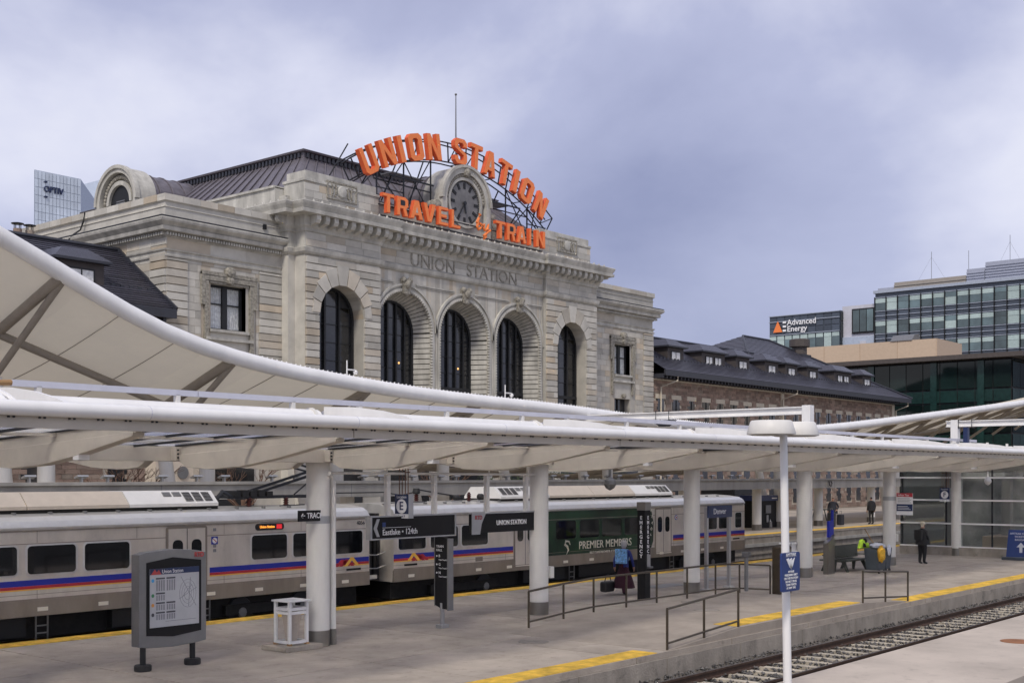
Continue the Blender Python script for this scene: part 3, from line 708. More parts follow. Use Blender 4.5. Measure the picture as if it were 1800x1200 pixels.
# vault behind the clock and the left barrel dormer with its stone front
def vault(p0, p1, r, axis, nm):
    v = MB(); n = 14; seg = 6
    for k in range(seg):
        for i in range(n):
            a0, a1 = math.pi * i / n, math.pi * (i + 1) / n; s0, s1 = k / seg, (k + 1) / seg
            def q(a, s):
                c = Vector(p0).lerp(Vector(p1), s)
                return (c.x, c.y - r * math.cos(a), c.z + r * math.sin(a)) if axis == 'x' else (c.x - r * math.cos(a), c.y, c.z + r * math.sin(a))
            v.quad(q(a0, s0), q(a1, s0), q(a1, s1), q(a0, s1))
    o = v.build(nm, 'copper', roof, smooth=True)
    for k in range(1, seg + 1):
        c = Vector(p0).lerp(Vector(p1), k / seg - .05)
        pts = [((c.x, c.y - (r + .03) * math.cos(a), c.z + (r + .03) * math.sin(a)) if axis == 'x' else (c.x - (r + .03) * math.cos(a), c.y, c.z + (r + .03) * math.sin(a))) for a in [math.pi * i / 16 for i in range(17)]]
        MB().tube(pts, .045, 5).build('vault_seam', 'copper', o)
vault((54.6, 50.5, 19.95), (54.6, 56, 19.95), 1.95, 'y', 'clock_vault'); vault((42.2, 65.0, 19.9), (47.8, 65.0, 19.9), 1.95, 'x', 'dormer_vault')
def ringx(mb, x0, x1, yc, zc, r0, r1, n=24):
    for i in range(n):
        p, q = math.pi * i / n, math.pi * (i + 1) / n
        vs = [(x, yc - r * math.cos(a), zc + r * math.sin(a)) for x in (x0, x1) for r, a in ((r0, p), (r1, p), (r1, q), (r0, q))]
        mb.add(vs, [(0, 1, 2, 3), (4, 7, 6, 5), (0, 3, 7, 4), (1, 5, 6, 2)])
dm = MB(); ringx(dm, 41.0, 42.4, 65, 19.9, 1.8, 2.15); ringx(dm, 40.9, 41.2, 65, 19.9, 2.05, 2.25); ringx(dm, 41.2, 41.5, 65, 19.9, 1.1, 1.35)
dm.prism([(65 + 1.85 * math.cos(t), 19.9 + 1.85 * math.sin(t)) for t in [math.pi * i / 16 for i in range(17)]] + [(63.15, 18.3), (66.85, 18.3)], 'x', 41.45, 42.3)
for s in (-1, 1): dm.box(41.0, 42.4, 65 + s * 1.97 - .2, 65 + s * 1.97 + .2, 18.2, 19.9); dm.box(41.2, 42.6, 65 + s * 2.5 - .35, 65 + s * 2.5 + .35, 18.2, 19.4)
dm.build('dormer_arch', 'stone_trim', st)
gx = MB()
for i in range(23):
    a = R(6 + 168 * i / 22); gx.lathe([(.03, -.14), (.13, -.08), (.15, .02)], (41.3, 65 - 1.58 * math.cos(a), 19.9 + 1.58 * math.sin(a)), 6, 'x')
gx.build('carved_garland', 'stone_carved', st)
lv = MB().prism([(65 + 1.12 * math.cos(t), 19.7 + 1.3 * math.sin(t)) for t in [2 * math.pi * i / 24 for i in range(24)]], 'x', 41.36, 41.44).build('louvred_vent', 'frame_dark', st)
for i in range(7): piece('slat', 'sign_grey', lv, 41.3, 41.37, 64.45 + .03 * abs(i - 3), 65.5 - .03 * abs(i - 3), 19.3 + .12 * i, 19.36 + .12 * i)
MB().box(41.8, 43.5, 68.2, 70, 18.5, 19.95).box(41.6, 43.6, 68.0, 70, 19.95, 20.1).build('roof_hatch', 'dormer', st)
MB().tube([(34.05, 56.8, 17.05), (34.02, 56.9, 16.6), (33.98, 57.1, 16.2), (33.6, 57.1, 15.9), (33.55, 57.8, 15.5), (33.5, 57.9, 14.9)], .045, 6).build('hanging_cable', 'rubber', st)
MB().box(40.0, 40.2, 49.9, 50, 16.25, 16.5).build('wall_light', 'frame_dark', st)
fp = thing('flagpole', (54.7, 50.0, 22), 'tall thin grey flagpole rising behind the arched orange sign', 'flagpole'); MB().tube([(54.7, 50.0, 22.0), (54.7, 50.0, 26.6)], [.06, .03], 8).build('pole', 'sign_grey', fp); MB().lathe([(.05, 0), (.08, .06), (.05, .12)], (54.7, 50, 26.6), 8).build('finial', 'sign_grey', fp)
# ================================================================ ROOFTOP SIGN
GL = {   # block letters with clipped corners, unit box 1 x 1.55, list of outlines (x, y)
 'U': [[(0, 1.55), (.3, 1.55), (.3, .36), (.4, .27), (.6, .27), (.7, .36), (.7, 1.55), (1, 1.55), (1, .2), (.8, 0), (.2, 0), (0, .2)]],
 'N': [[(0, 0), (0, 1.55), (.3, 1.55), (.7, .66), (.7, 1.55), (1, 1.55), (1, 0), (.7, 0), (.3, .89), (.3, 0)]],
 'I': [[(.33, 0), (.33, 1.55), (.67, 1.55), (.67, 0)]],
 'O': [[(0, .2), (0, 1.35), (.2, 1.55), (.5, 1.55), (.5, 1.28), (.4, 1.28), (.3, 1.19), (.3, .36), (.4, .27), (.5, .27), (.5, 0), (.2, 0)], [(.5, 0), (.5, .27), (.6, .27), (.7, .36), (.7, 1.19), (.6, 1.28), (.5, 1.28), (.5, 1.55), (.8, 1.55), (1, 1.35), (1, .2), (.8, 0)]],
 'S': [[(0, .2), (0, .5), (.3, .5), (.3, .36), (.38, .27), (.62, .27), (.7, .36), (.7, .55), (.05, .92), (0, 1.05), (0, 1.35), (.2, 1.55), (.8, 1.55), (1, 1.35), (1, 1.05), (.7, 1.05), (.7, 1.19), (.62, 1.28), (.38, 1.28), (.3, 1.19), (.3, 1.06), (.95, .7), (1, .58), (1, .2), (.8, 0), (.2, 0)]],
 'T': [[(.35, 0), (.35, 1.27), (0, 1.27), (0, 1.55), (1, 1.55), (1, 1.27), (.65, 1.27), (.65, 0)]],
 'A': [[(0, 0), (.32, 1.55), (.68, 1.55), (1, 0), (.7, 0), (.645, .3), (.355, .3), (.3, 0)]],
 'R': [[(0, 0), (0, 1.55), (.75, 1.55), (1, 1.35), (1, .8), (.82, .63), (1, 0), (.7, 0), (.52, .58), (.3, .58), (.3, 0)]],
 'V': [[(0, 1.55), (.3, 1.55), (.5, .5), (.7, 1.55), (1, 1.55), (.66, 0), (.34, 0)]],
 'E': [[(0, 0), (0, 1.55), (1, 1.55), (1, 1.28), (.3, 1.28), (.3, .93), (.85, .93), (.85, .65), (.3, .65), (.3, .27), (1, .27), (1, 0)]],
 'L': [[(0, 0), (0, 1.55), (.3, 1.55), (.3, .27), (1, .27), (1, 0)]]}
HOLE = {'A': [(.42, .52), (.5, 1.0), (.58, .52)], 'R': [(.3, .85), (.3, 1.28), (.62, 1.28), (.7, 1.2), (.7, .93), (.62, .85)]}
def letter(ch, cx, zb, w, h, y, parent, ang=0., dep=.27, pivot=None):
    def tf(p):
        x, z = (p[0] - .5) * w, p[1] / 1.55 * h
        ca, sa = math.cos(ang), math.sin(ang); return (cx + x * ca + z * sa, zb - x * sa + z * ca)
    side = MB(); face = MB()
    for o in GL[ch]: side.prism([tf(p) for p in o], 'y', y, y + dep)
    body = side.build('letter', 'orange_side', parent)
    def inset(o, d=.028):
        pts = [Vector(tf(p)) for p in o]; n = len(pts); area = sum(pts[i].x * pts[(i + 1) % n].y - pts[(i + 1) % n].x * pts[i].y for i in range(n)); s = 1 if area > 0 else -1; res = []
        for i in range(n):
            d0 = (pts[i] - pts[i - 1]).normalized(); d1 = (pts[(i + 1) % n] - pts[i]).normalized()
            n0, n1 = Vector((-d0.y, d0.x)) * s, Vector((-d1.y, d1.x)) * s; m = n0 + n1
            m = m / max(m.length_squared, .25) * 2; res.append(tuple(pts[i] + m * d))
        return res
    for o in GL[ch]:
        q = inset(o) if ch != 'O' else [tf(p) for p in o]
        face.prism(q, 'y', y - .02, y - .004)
    face.build('letter_face', 'orange', body)
    if ch in HOLE: MB().prism([tf(p) for p in HOLE[ch]], 'y', y - .03, y - .021).build('letter_counter', 'steel_black' if ch == 'R' else 'stone_trim', body)
    return body
sg = thing('rooftop_sign', (54.3, 49.2, 17.7), 'orange arched UNION STATION rooftop sign on black steel truss framework', 'sign')
SC = (54.25, 7.0); SR = 15.15     # arc centre and radius of the letters' feet
XS = [46.6, 48.0, 49.05, 50.25, 51.75, 54.05, 55.45, 56.75, 58.2, 59.25, 60.35, 61.75]
for ch, x in zip('UNIONSTATION', XS):
    a = math.asin((x - SC[0]) / (SR + .75)); zb = SC[1] + SR * math.cos(a); xb = SC[0] + SR * math.sin(a)
    letter(ch, xb, zb, 1.12 if ch != 'I' else 1.2, 1.52, 49.0, sg, ang=a)
tr = MB()
def arcp(r, a, y): return (SC[0] + r * math.sin(a), y, SC[1] + r * math.cos(a))
AA = [R(-34.5 + 69 * i / 24) for i in range(25)]
for r in (SR + .1, SR + 1.25): 
    for y in (49.5, 50.1): tr.tube([arcp(r, a, y) for a in AA], .045, 5)
for i, a in enumerate(AA):
    tr.bar(arcp(SR + .1, a, 49.5), arcp(SR + 1.25, a, 49.5), .06)
    if i % 2 and i < 24: tr.bar(arcp(SR + .1, a, 49.5), arcp(SR + 1.25, AA[i + 1], 49.5), .05)
    if i % 4 == 0: tr.bar(arcp(SR + .1, a, 49.5), arcp(SR + .1, a, 50.1), .05)
for i in range(0, 25, 3):    # legs and cross bracing down to the roof
    a = AA[i]; p = arcp(SR + .1, a, 49.5); q = arcp(SR + .1, a, 50.1)
    if abs(p[0] - 54.6) < 2.2: continue
    tr.bar(p, (p[0], 49.5, 18.7), .07); tr.bar(q, (q[0] + .2, 51.8, 19.2), .06)
    if i + 3 < 25:
        b = arcp(SR + .1, AA[i + 3], 49.5)
        if abs(b[0] - 54.6) > 2.2:
            tr.bar((p[0], 49.5, 18.8), b, .05); tr.bar(p, (b[0], 49.5, 18.8), .05); zz = (p[2] + 18.8) / 2; tr.bar((p[0], 49.55, zz), (b[0], 49.55, zz), .06)
for x0, x1, z in ((46.2, 52.0, 19.3), (57.4, 62.6, 19.3), (48.6, 52.2, 20.6), (57.0, 60.2, 20.6)): tr.bar((x0, 49.5, z), (x1, 49.5, z), .08); tr.bar((x0, 50.8, z), (x1, 50.8, z), .07)
tr.bar((46.0, 50.1, 21.9), (45.0, 51.5, 19.0), .06); tr.bar((62.5, 50.1, 21.4), (63.6, 51.5, 19.0), .06)
tr.build('truss', 'steel_black', sg)
for x0, x1, z in ((49.2, 51.9, 20.9), (57.2, 59.6, 20.7)): MB().box(x0, x1, 49.9, 50.9, z, z + .06).build('catwalk', 'sign_grey', sg)
s2 = thing('cornice_sign', (54.3, 48.5, 17.74), 'orange TRAVEL by TRAIN lettering standing along the cornice', 'sign')
for ch, x0, x1 in (('T', 46.95, 47.85), ('R', 48.05, 48.95), ('A', 49.1, 50.15), ('V', 50.15, 51.2), ('E', 51.4, 52.25), ('L', 52.5, 53.3), ('T', 56.5, 57.4), ('R', 57.55, 58.4), ('A', 58.5, 59.45), ('I', 59.5, 60.15), ('N', 60.4, 61.35)):
    letter(ch, (x0 + x1) / 2, 18.08, x1 - x0, 1.06, 48.35, s2, dep=.22)
MB().box(46.9, 61.4, 48.6, 48.68, 17.9, 17.98).box(46.9, 61.4, 48.6, 48.66, 18.5, 18.56).build('mounting_rail', 'steel_black', s2)
by = [(54.75, 18.7), (54.95, 19.0), (55.1, 19.2), (55.02, 19.25), (54.88, 18.9), (54.8, 18.45), (54.92, 18.32), (55.12, 18.45), (55.15, 18.66), (55.0, 18.68)], [(55.0, 18.68), (55.3, 18.62), (55.42, 18.72), (55.38, 18.45), (55.5, 18.35), (55.68, 18.45), (55.8, 18.75), (55.72, 18.4), (55.6, 18.0), (55.42, 17.85), (55.4, 18.0), (55.7, 18.25), (55.98, 18.42)]
bm_ = MB()
for ln in by: bm_.tube([(x, 48.36, z) for x, z in ln], .085, 7)
bm_.build('script_lettering', 'orange', s2, smooth=True)

# ================================================================ BRICK WINGS
def tiled_roof(mb, p00, p10, p11, p01, rows, lip=.035):
    """overlapping courses between eave edge p00-p10 and ridge edge p01-p11"""
    A, B, C, D = map(Vector, (p00, p10, p11, p01)); up = (B - A).cross(D - A).normalized()
    if up.z < 0: up = -up
    for r in range(rows):
        t0, t1 = r / rows, (r + 1) / rows; a, b, c, d = A.lerp(D, t0), B.lerp(C, t0), B.lerp(C, t1), A.lerp(D, t1)
        mb.quad(a + up * lip, b + up * lip, c, d); mb.quad(a, b, b + up * lip, a + up * lip)
def dormer(parent, xc, w, nwin, yf, zb, zt, slope_y, left_face=True):
    """slate-hung dormer with a hipped cap"""
    d = bpy.data.objects.new('dormer', None); link(d, parent, Vector((xc, yf, zb)))
    x0, x1 = xc - w / 2, xc + w / 2
    MB().box(x0, x1, yf, slope_y, zb - .4, zt).build('dormer_cheek', 'dormer', d)
    e = .28; rf = MB(); zc = zt + .62
    a = [(x0 - e, yf - e, zt + .05), (x1 + e, yf - e, zt + .05), (x1 + e, slope_y + 1.2, zt + .05), (x0 - e, slope_y + 1.2, zt + .05), (x0 + .5, yf + .5, zc), (x1 - .5, yf + .5, zc), (x1 - .5, slope_y + 1.2, zc), (x0 + .5, slope_y + 1.2, zc)]
    rf.add(a, [(0, 1, 5, 4), (1, 2, 6, 5), (3, 0, 4, 7), (4, 5, 6, 7), (2, 3, 7, 6)]); rf.build('dormer_roof', 'roof_tile', d)
    MB().box(x0 - e, x1 + e, yf - e, slope_y, zt - .07, zt + .05).build('dormer_eave', 'roof_edge', d)
    ww = .95 if nwin == 2 else min(1.2, w - .5)
    for i in range(nwin):
        c = xc + ((i - .5) * 1.4 if nwin == 2 else 0)
        wn = MB(); z0, z1 = zb + .1, zt - .42
        wn.box(c - ww / 2 - .07, c + ww / 2 + .07, yf - .05, yf - .002, z1, z1 + .07); wn.box(c - ww / 2 - .07, c + ww / 2 + .07, yf - .07, yf - .002, z0 - .07, z0); wn.box(c - ww / 2 - .07, c - ww / 2, yf - .05, yf - .002, z0, z1); wn.box(c + ww / 2, c + ww / 2 + .07, yf - .05, yf - .002, z0, z1); wn.box(c - .03, c + .03, yf - .05, yf - .002, z0, z1)
        f = wn.build('window', 'frame_dark', d)
        for s in (-1, 1): MB().box(min(c + s * .03, c + s * ww / 2), max(c + s * .03, c + s * ww / 2), yf - .03, yf - .012, z0, z1).build('pane', 'curtain', d)
def brick_wing(x0, x1, label, dormers, wins, mirrored=False):
    t = thing('brick_wing', ((x0 + x1) / 2, 54, .5), label, 'building')
    MB().box(x0, x1, 50.15, 64, .5, 11.0).build('wall', 'lintel', t)
    bk = MB(); r = 0; z = .6
    holes = [(a, b, 1.0, 9.36) for a, b in wins]
    while z < 10.75:
        x = x0 + (.25 if r % 2 else 0)
        while x < x1:
            L = random.uniform(.45, .8); xe = min(x + L, x1); zc = z + .1
            if not any(a - .05 < (x + xe) / 2 < b + .05 and (6.2 < zc < 9.7 or 1 < zc < 4.3) for a, b, _, _ in holes):
                bk.box(x + .008, xe - .008, 50.09 + random.uniform(-.012, .012), 50.2, z + .006, z + .214)
            x = xe
        z += .22; r += 1
    bk.build('brickwork', 'brick', t, kind='stuff')
    for a, b in wins:
        piece('lintel', 'lintel', t, a - .18, b + .18, 50.06, 50.2, 9.36, 9.70)
        f = MB().box(a, b, 50.10, 50.12, 6.2, 9.36).build('window', 'glass_dark', t)
        MB().box(a, b, 50.10, 50.12, 1.2, 4.2).build('window', 'glass_dark', t)
        piece('window_mullion', 'frame_dark', f, (a + b) / 2 - .03, (a + b) / 2 + .03, 50.06, 50.10, 6.2, 9.36)
    ev = MB(); ev.box(x0, x1 + (1.6 if not mirrored else 0), 49.05, 50.3, 11.02, 11.14); ev.box(x0, x1 + (1.7 if not mirrored else 0), 48.92, 49.06, 11.0, 11.42); ev.build('eave', 'roof_edge', t)
    bks = MB()
    for i in range(int((x1 - x0) / .5)): bks.box(x0 + .5 * i, x0 + .5 * i + .16, 49.15, 50.1, 10.82, 11.02)
    bks.build('eave_brackets', 'roof_edge', t, kind='stuff')
    MB().box(x0, x1, 50.0, 50.2, 10.72, 10.84).build('wall_moulding', 'lintel', t)
    return t
wr_ = [(77.0 + 2.2 * i, 78.0 + 2.2 * i) for i in range(20)]
bw = brick_wing(76.4, 121.2, 'long brick wing with dark tiled roof and row of dormers right of the station', None, wr_)
rt = MB(); tiled_roof(rt, (76.4, 48.95, 11.42), (123.2, 48.95, 11.42), (116.0, 54.6, 14.7), (76.4, 54.6, 14.7), 24)
tiled_roof(rt, (123.2, 48.95, 11.42), (123.2, 66, 11.42), (116, 60, 14.7), (116.0, 54.6, 14.7), 22)
tiled_roof(rt, (76.4, 60, 11.4), (120, 60, 11.4), (116.0, 54.65, 14.7), (76.4, 54.65, 14.7), 6)
rr = rt.build('roof', 'roof_tile', bw)
hp = MB()     # taller hipped roof of the end pavilion
tiled_roof(hp, (95.0, 52.0, 13.1), (121.5, 52.0, 12.9), (110.8, 58.8, 17.1), (105.6, 58.8, 17.1), 22); tiled_roof(hp, (95, 66, 13.1), (95.0, 52.0, 13.1), (105.6, 58.8, 17.1), (105.6, 58.9, 17.1), 22); tiled_roof(hp, (121.5, 52, 12.9), (121.5, 66, 12.9), (110.8, 58.9, 17.1), (110.8, 58.8, 17.1), 20)
hp.build('pavilion_roof', 'roof_tile', bw)
for a, b in (((95, 52, 13.15), (105.6, 58.8, 17.15)), ((105.6, 58.8, 17.15), (110.8, 58.8, 17.15)), ((110.8, 58.8, 17.15), (121.5, 52, 12.95)), ((116, 54.6, 14.75), (123.2, 48.95, 11.5)), ((76.4, 54.6, 14.75), (100, 54.6, 14.75))): MB().tube([a, b], .11, 6).build('ridge_cap', 'roof_edge', bw)
for xc, w, nw in ((80.9, 2.3, 1), (86.6, 3.6, 2), (91.4, 2.3, 1), (96.5, 2.4, 1), (100.2, 2.3, 1), (104.4, 2.3, 1), (110.9, 3.8, 2), (116.4, 2.0, 1)): dormer(bw, xc, w, nw, 50.9, 12.3, 13.55, 53.6)
sn = MB()
for i in range(90):
    x = 77 + .5 * i; sn.box(x, x + .22, 50.75, 50.8, 12.45, 12.62)
sn.build('snow_guards', 'roof_edge', bw, kind='stuff')
for x in (78.2, 97.6, 122.2):
    MB().tube([(x, 49.0, 11.0), (x, 49.0, 10.7), (x - .9, 49.9, 10.2), (x - .9, 49.95, 1)], .07, 7).build('downpipe', 'lintel', bw)
piece('corner_pilaster', 'lintel', bw, 96.6, 97.1, 50.0, 50.16, .5, 10.8); piece('corner_pilaster', 'lintel', bw, 120.6, 121.2, 50.0, 50.16, .5, 10.8)
vt = thing('roof_vent', (114.2, 57, 15.2), 'round dark metal exhaust vent standing on the far hipped roof', 'vent')
MB().box(113.0, 115.0, 56.2, 57.8, 14.2, 15.8).build('curb', 'roof_edge', vt); MB().lathe([(.75, 0), (.75, .75), (1.05, .8), (1.05, 1.5), (.8, 1.6)], (114, 57, 15.8), 14).build('cowl', 'roof_brown', vt)
lw = brick_wing(-20, 34.1, 'dark tiled roof wing with one dormer at the left end of the station', None, [(27.0, 28.0), (31.2, 32.2)], mirrored=True)
lt = MB(); tiled_roof(lt, (-20, 48.95, 11.36), (34.15, 48.95, 11.36), (34.15, 53.9, 14.75), (-20, 53.9, 14.75), 26); tiled_roof(lt, (-20, 59, 11.3), (34.15, 59, 11.3), (34.15, 53.95, 14.75), (-20, 53.95, 14.75), 4)
lt.build('roof', 'roof_tile', lw); MB().tube([(-20, 53.9, 14.8), (34.15, 53.9, 14.8)], .13, 6).build('ridge_cap', 'roof_edge', lw)
MB().bar((34.1, 48.95, 11.45), (34.1, 53.9, 14.85), .12, .16).build('verge', 'roof_edge', lw)
sn = MB()
for i in range(50): sn.box(10 + .48 * i, 10.2 + .48 * i, 50.45, 50.5, 12.35, 12.52)
sn.build('snow_guards', 'roof_edge', lw, kind='stuff')
dormer(lw, 30.0, 2.3, 1, 50.35, 12.1, 13.35, 52.9)
for i, x in enumerate((30.0, 30.62)):
    c = thing('chimney_pot', (x, 56, 15), ('left' if i == 0 else 'right') + ' one of two round flue chimneys with flat caps behind the left roof', 'chimney', 'flue chimneys')
    MB().tube([(x, 56, 14.3), (x, 56, 15.5)], .2, 12).build('flue', 'brick', c); MB().lathe([(.28, 0), (.3, .04), (.06, .09)], (x, 56, 15.72), 12).build('cap', 'steel_black', c)
    for k in range(4): MB().bar((x + .17 * math.cos(k * 1.57), 56 + .17 * math.sin(k * 1.57), 15.5), (x + .17 * math.cos(k * 1.57), 56 + .17 * math.sin(k * 1.57), 15.74), .03).build('cap_leg', 'steel_black', c)

# ================================================================ BACKGROUND TOWERS
tw = thing('glass_tower', (174, 310, .5), 'pale blue glass office tower with OPTIV lettering far behind the left wing', 'skyscraper')
pl = [(165.3, 300), (178.6, 300), (197, 312), (216, 342), (190, 345)]; TZ = lambda x: 83.2 if x < 179 else 80 - (x - 179) * .35
body = MB(); n = len(pl); vs = [(x, y, .5) for x, y in pl] + [(x, y, TZ(x)) for x, y in pl]; body.add(vs, [tuple(range(n, 2 * n))] + [(i, (i + 1) % n, n + (i + 1) % n, n + i) for i in range(n)]); body.build('core', 'tower_line', tw)
def pane_grid(parent, A, B, z0, z1, nx, nz, m, name, gap=.1, out=.15, limit=300):
    A, B = Vector(A), Vector(B); d = (B - A); nrm = Vector((d.y, -d.x)).normalized() * out; rest = MB(); c = 0
    for j in range(nz - 1, -1, -1):
        for i in range(nx):
            p, q = A.lerp(B, i / nx) + d.normalized() * gap / 2 + nrm, A.lerp(B, (i + 1) / nx) - d.normalized() * gap / 2 + nrm; za, zb = z0 + (z1 - z0) * j / nz + gap / 2, z0 + (z1 - z0) * (j + 1) / nz - gap / 2
            mb = MB() if c < limit else rest; mb.quad((p.x, p.y, za), (q.x, q.y, za), (q.x, q.y, zb), (p.x, p.y, zb))
            if c < limit: mb.build(name, m[(i * 7 + j * 13 + (i * j) % 5) % len(m)] if isinstance(m, list) else m, parent)
            c += 1
    if rest.v: rest.build(name + '_rows', m[0] if isinstance(m, list) else m, parent, kind='stuff')
pane_grid(tw, (165.3, 300), (178.6, 300), 36, 83.1, 13, 22, 'tower_glass', 'pane', gap=.1); pane_grid(tw, (178.6, 300), (197, 312), 36, 74, 14, 18, 'tower_glass', 'pane', gap=.1)
text('lettering', 'OPTIV', 2.2, (170.6, 299.6, 78.6), 'sign_navy', tw, ext=.1, bold=.06, sx=.9)
for dx, dz in ((-2.2, 1.9), (-1.6, 1.9), (-2.2, -2.0), (-1.5, -2.0)): MB().lathe([(.28, 0), (.28, .2)], (171 - 1.6 + dx * .55, 299.5, 78.6 + dz), 8, 'y').build('logo_dot', 'sign_navy', tw)
t2 = thing('rear_glass_tower', (196, 330, .5), 'curved pale glass tower top just right of the lettered tower', 'skyscraper')
MB().prism([(186.5, 322), (204, 322), (215, 350), (203, 350)], 'z', .5, 84).build('core', 'tower_line', t2); pane_grid(t2, (186.5, 322), (204, 322), 50, 84, 8, 10, 'tower_glass', 'pane', gap=.16)
MB().prism([(187, 84), (204, 84), (204, 91), (198, 90), (191, 87)], 'y', 322, 323.5).build('curved_crown', 'tower_glass', t2)
# dark green glass block behind the right wing
gb = thing('green_glass_building', (142, 55, .5), 'dark green glass office block with flat brown roof overhang at right', 'building')
MB().box(135.3, 175, 42.8, 90, .5, 16.2).build('core', 'frame_dark', gb)
MB().box(133.6, 178, 41.2, 92, 16.25, 16.75).build('roof_slab', 'roof_brown', gb)
ROWS = ((13.1, 16.1, 'green_glass'), (11.6, 13.0, 'green_band'), (8.2, 11.5, 'green_glass'), (6.6, 8.1, 'green_band'), (3.2, 6.5, 'green_glass'), (.6, 3.1, 'green_glass'))
for z0, z1, m in ROWS:
    pane_grid(gb, (135.2, 66), (135.2, 42.8), z0, z1, 12, 1, m, 'pane' if 'glass' in m else 'spandrel', gap=.09, out=.1); pane_grid(gb, (135.2, 42.8), (160, 42.8), z0, z1, 10, 1, m, 'pane' if 'glass' in m else 'spandrel', gap=.09, out=.1)
for y in (58.5, 51.2, 46.0): MB().box(134.9, 135.05, y - .35, y + .35, .6, 16.1).build('glass_column', 'green_band', gb)
for y, z in ((53.6, 9.2), (53.2, 13.6), (47.5, 9.1)): MB().box(135.3, 135.38, y - .5, y + .5, z, z + 1.3).build('lit_panel', 'stripe_yellow', gb)
MB().box(139, 147, 52.4, 80, 16.8, 19.25).build('rooftop_plant_room', 'tan_panel', gb)
for i in range(5): piece('cladding_panel', 'tan_panel', gb, 138.93, 139.0, 52.4 + 4.6 * i + .03, 57 + 4.6 * i - .03, 16.85, 19.3)
piece('cladding_panel', 'tan_panel', gb, 139, 147, 52.33, 52.4, 16.85, 19.3)
MB().box(139, 140, 68.5, 80, 16.8, 18.4).build('rooftop_step', 'tan_panel', gb)
MB().prism([(138.8, 19.3), (141.5, 19.3), (141.0, 20.2), (139.6, 20.0)], 'y', 55.2, 57.8).build('rooftop_hood', 'sign_grey', gb)
# tall office with sky-blue glass, far right
ob = thing('ribbon_window_office', (205, 75, .5), 'tall office with ribbon windows, dark spandrels and rooftop louvres at far right', 'building')
MB().box(190.4, 240, 20, 81.8, .5, 33.3).build('core', 'office_spandrel', ob)
def ribbon(parent, x, ya, yb, zlo, zhi, fl, nb):
    """floors seen from the top down: glass band with blinds over a spandrel band"""
    z = zhi; k = 0
    while z - fl > zlo:
        pane_grid(parent, (x, ya), (x, yb), z - fl * .58, z, nb, 1, ['office_glass', 'office_glass', 'office_blind', 'office_glass', 'office_glass'], 'pane', gap=.16, out=.12)
        pane_grid(parent, (x, ya), (x, yb), z - fl * .26, z - fl * .02, nb, 1, ['office_blind', 'office_blind', 'office_glass', 'office_blind'], 'blind', gap=.2, out=.16)
        pane_grid(parent, (x, ya), (x, yb), z - fl + .06, z - fl * .60, nb, 1, 'office_spandrel', 'spandrel', gap=.16, out=.1)
        for q in (0, .59, .8): MB().box(x - .24, x - .1, min(ya, yb), max(ya, yb), z - fl * q - .05, z - fl * q + .05).build('sill_line', 'office_line', parent)
        z -= fl; k += 1
ribbon(ob, 190.4, 81.8, 40, 20, 32.3, 3.7, 22)
for i in range(23): piece('mullion', 'frame_dark', ob, 190.05, 190.3, 81.8 - 1.9 * i - .06, 81.8 - 1.9 * i + .06, 18, 32.4)
MB().box(190, 240, 20, 82, 33.0, 33.45).build('roof_edge', 'office_line', ob)
for y0, y1, z, m in ((82.9, 80.2, 34.4, 'louver'), (80.1, 68.4, 35.1, 'louver_tan'), (68.3, 65.5, 36.0, 'louver'), (65.4, 20, 36.8, 'louver')):
    MB().box(194, 230, y1, y0, 33.4, z).build('plant_screen', m, ob)
    for i in range(int((z - 33.6) / .42)): piece('louvre_blade', m, ob, 193.8, 194, y1, y0, 33.6 + .42 * i, 33.82 + .42 * i)
for y, z0, h in ((74.7, 34, 5.8), (68.7, 34, 5.3), (62.3, 34, 7.0)):
    a = thing('roof_aerial', (196, y, z0), {74.7: 'left guyed aerial mast over tan louvres on the far right office', 68.7: 'shortest thin aerial in the middle on the far right office roof', 62.3: 'right guyed aerial mast nearest the frame edge on the far right office'}[y], 'aerial', 'rooftop aerials')
    MB().tube([(196, y, z0), (196, y, z0 + h)], .04, 6).build('mast', 'sign_grey', a)
    if y != 68.7:
        for dy in (-5, 5): MB().tube([(196, y, z0 + h * .85), (196, y + dy * .6, z0)], .012, 4).build('guy_wire', 'sign_grey', a)
lk = thing('link_block', (192, 85, .5), 'white panelled stair block joining the two blue glass offices', 'building')
MB().box(191.5, 215, 81.9, 88.0, .5, 31.6).build('core', 'panel_white', lk)
MB().box(191.2, 191.5, 82.3, 86.2, 26.9, 31.0).build('window_frame', 'frame_dark', lk); pane_grid(lk, (191.2, 86.0), (191.2, 82.4), 27.1, 30.8, 3, 1, 'office_glass', 'pane', gap=.12)
MB().box(191.2, 191.5, 82.0, 88.0, 23.3, 26.4).build('balcony_wall', 'tower_line', lk); MB().box(190.6, 191.4, 82.0, 89.0, 21.6, 23.0).build('balcony_slab', 'panel_white', lk); MB().box(191.05, 191.2, 83.7, 84.7, 23.2, 25.6).build('door', 'panel_white', lk)
ae = thing('corner_office', (195, 94, .5), 'low blue glass office with Advanced Energy lettering and orange triangle logo', 'building')
MB().box(190.4, 215, 87.9, 100.8, .5, 30.9).build('core', 'office_spandrel', ae)
pane_grid(ae, (190.4, 100.8), (190.4, 87.9), 27.6, 30.8, 9, 3, 'office_spandrel', 'spandrel', gap=.14, out=.1); pane_grid(ae, (190.4, 100.8), (190.4, 87.9), 24.3, 27.5, 9, 1, ['office_glass', 'office_blind', 'office_glass'], 'pane', gap=.14, out=.1); pane_grid(ae, (190.4, 100.8), (190.4, 87.9), 26.6, 27.5, 9, 1, ['office_blind'], 'blind', gap=.2, out=.14)
pane_grid(ae, (190.4, 100.8), (190.4, 87.9), 20.5, 24.2, 9, 3, 'office_spandrel', 'spandrel', gap=.14, out=.1)
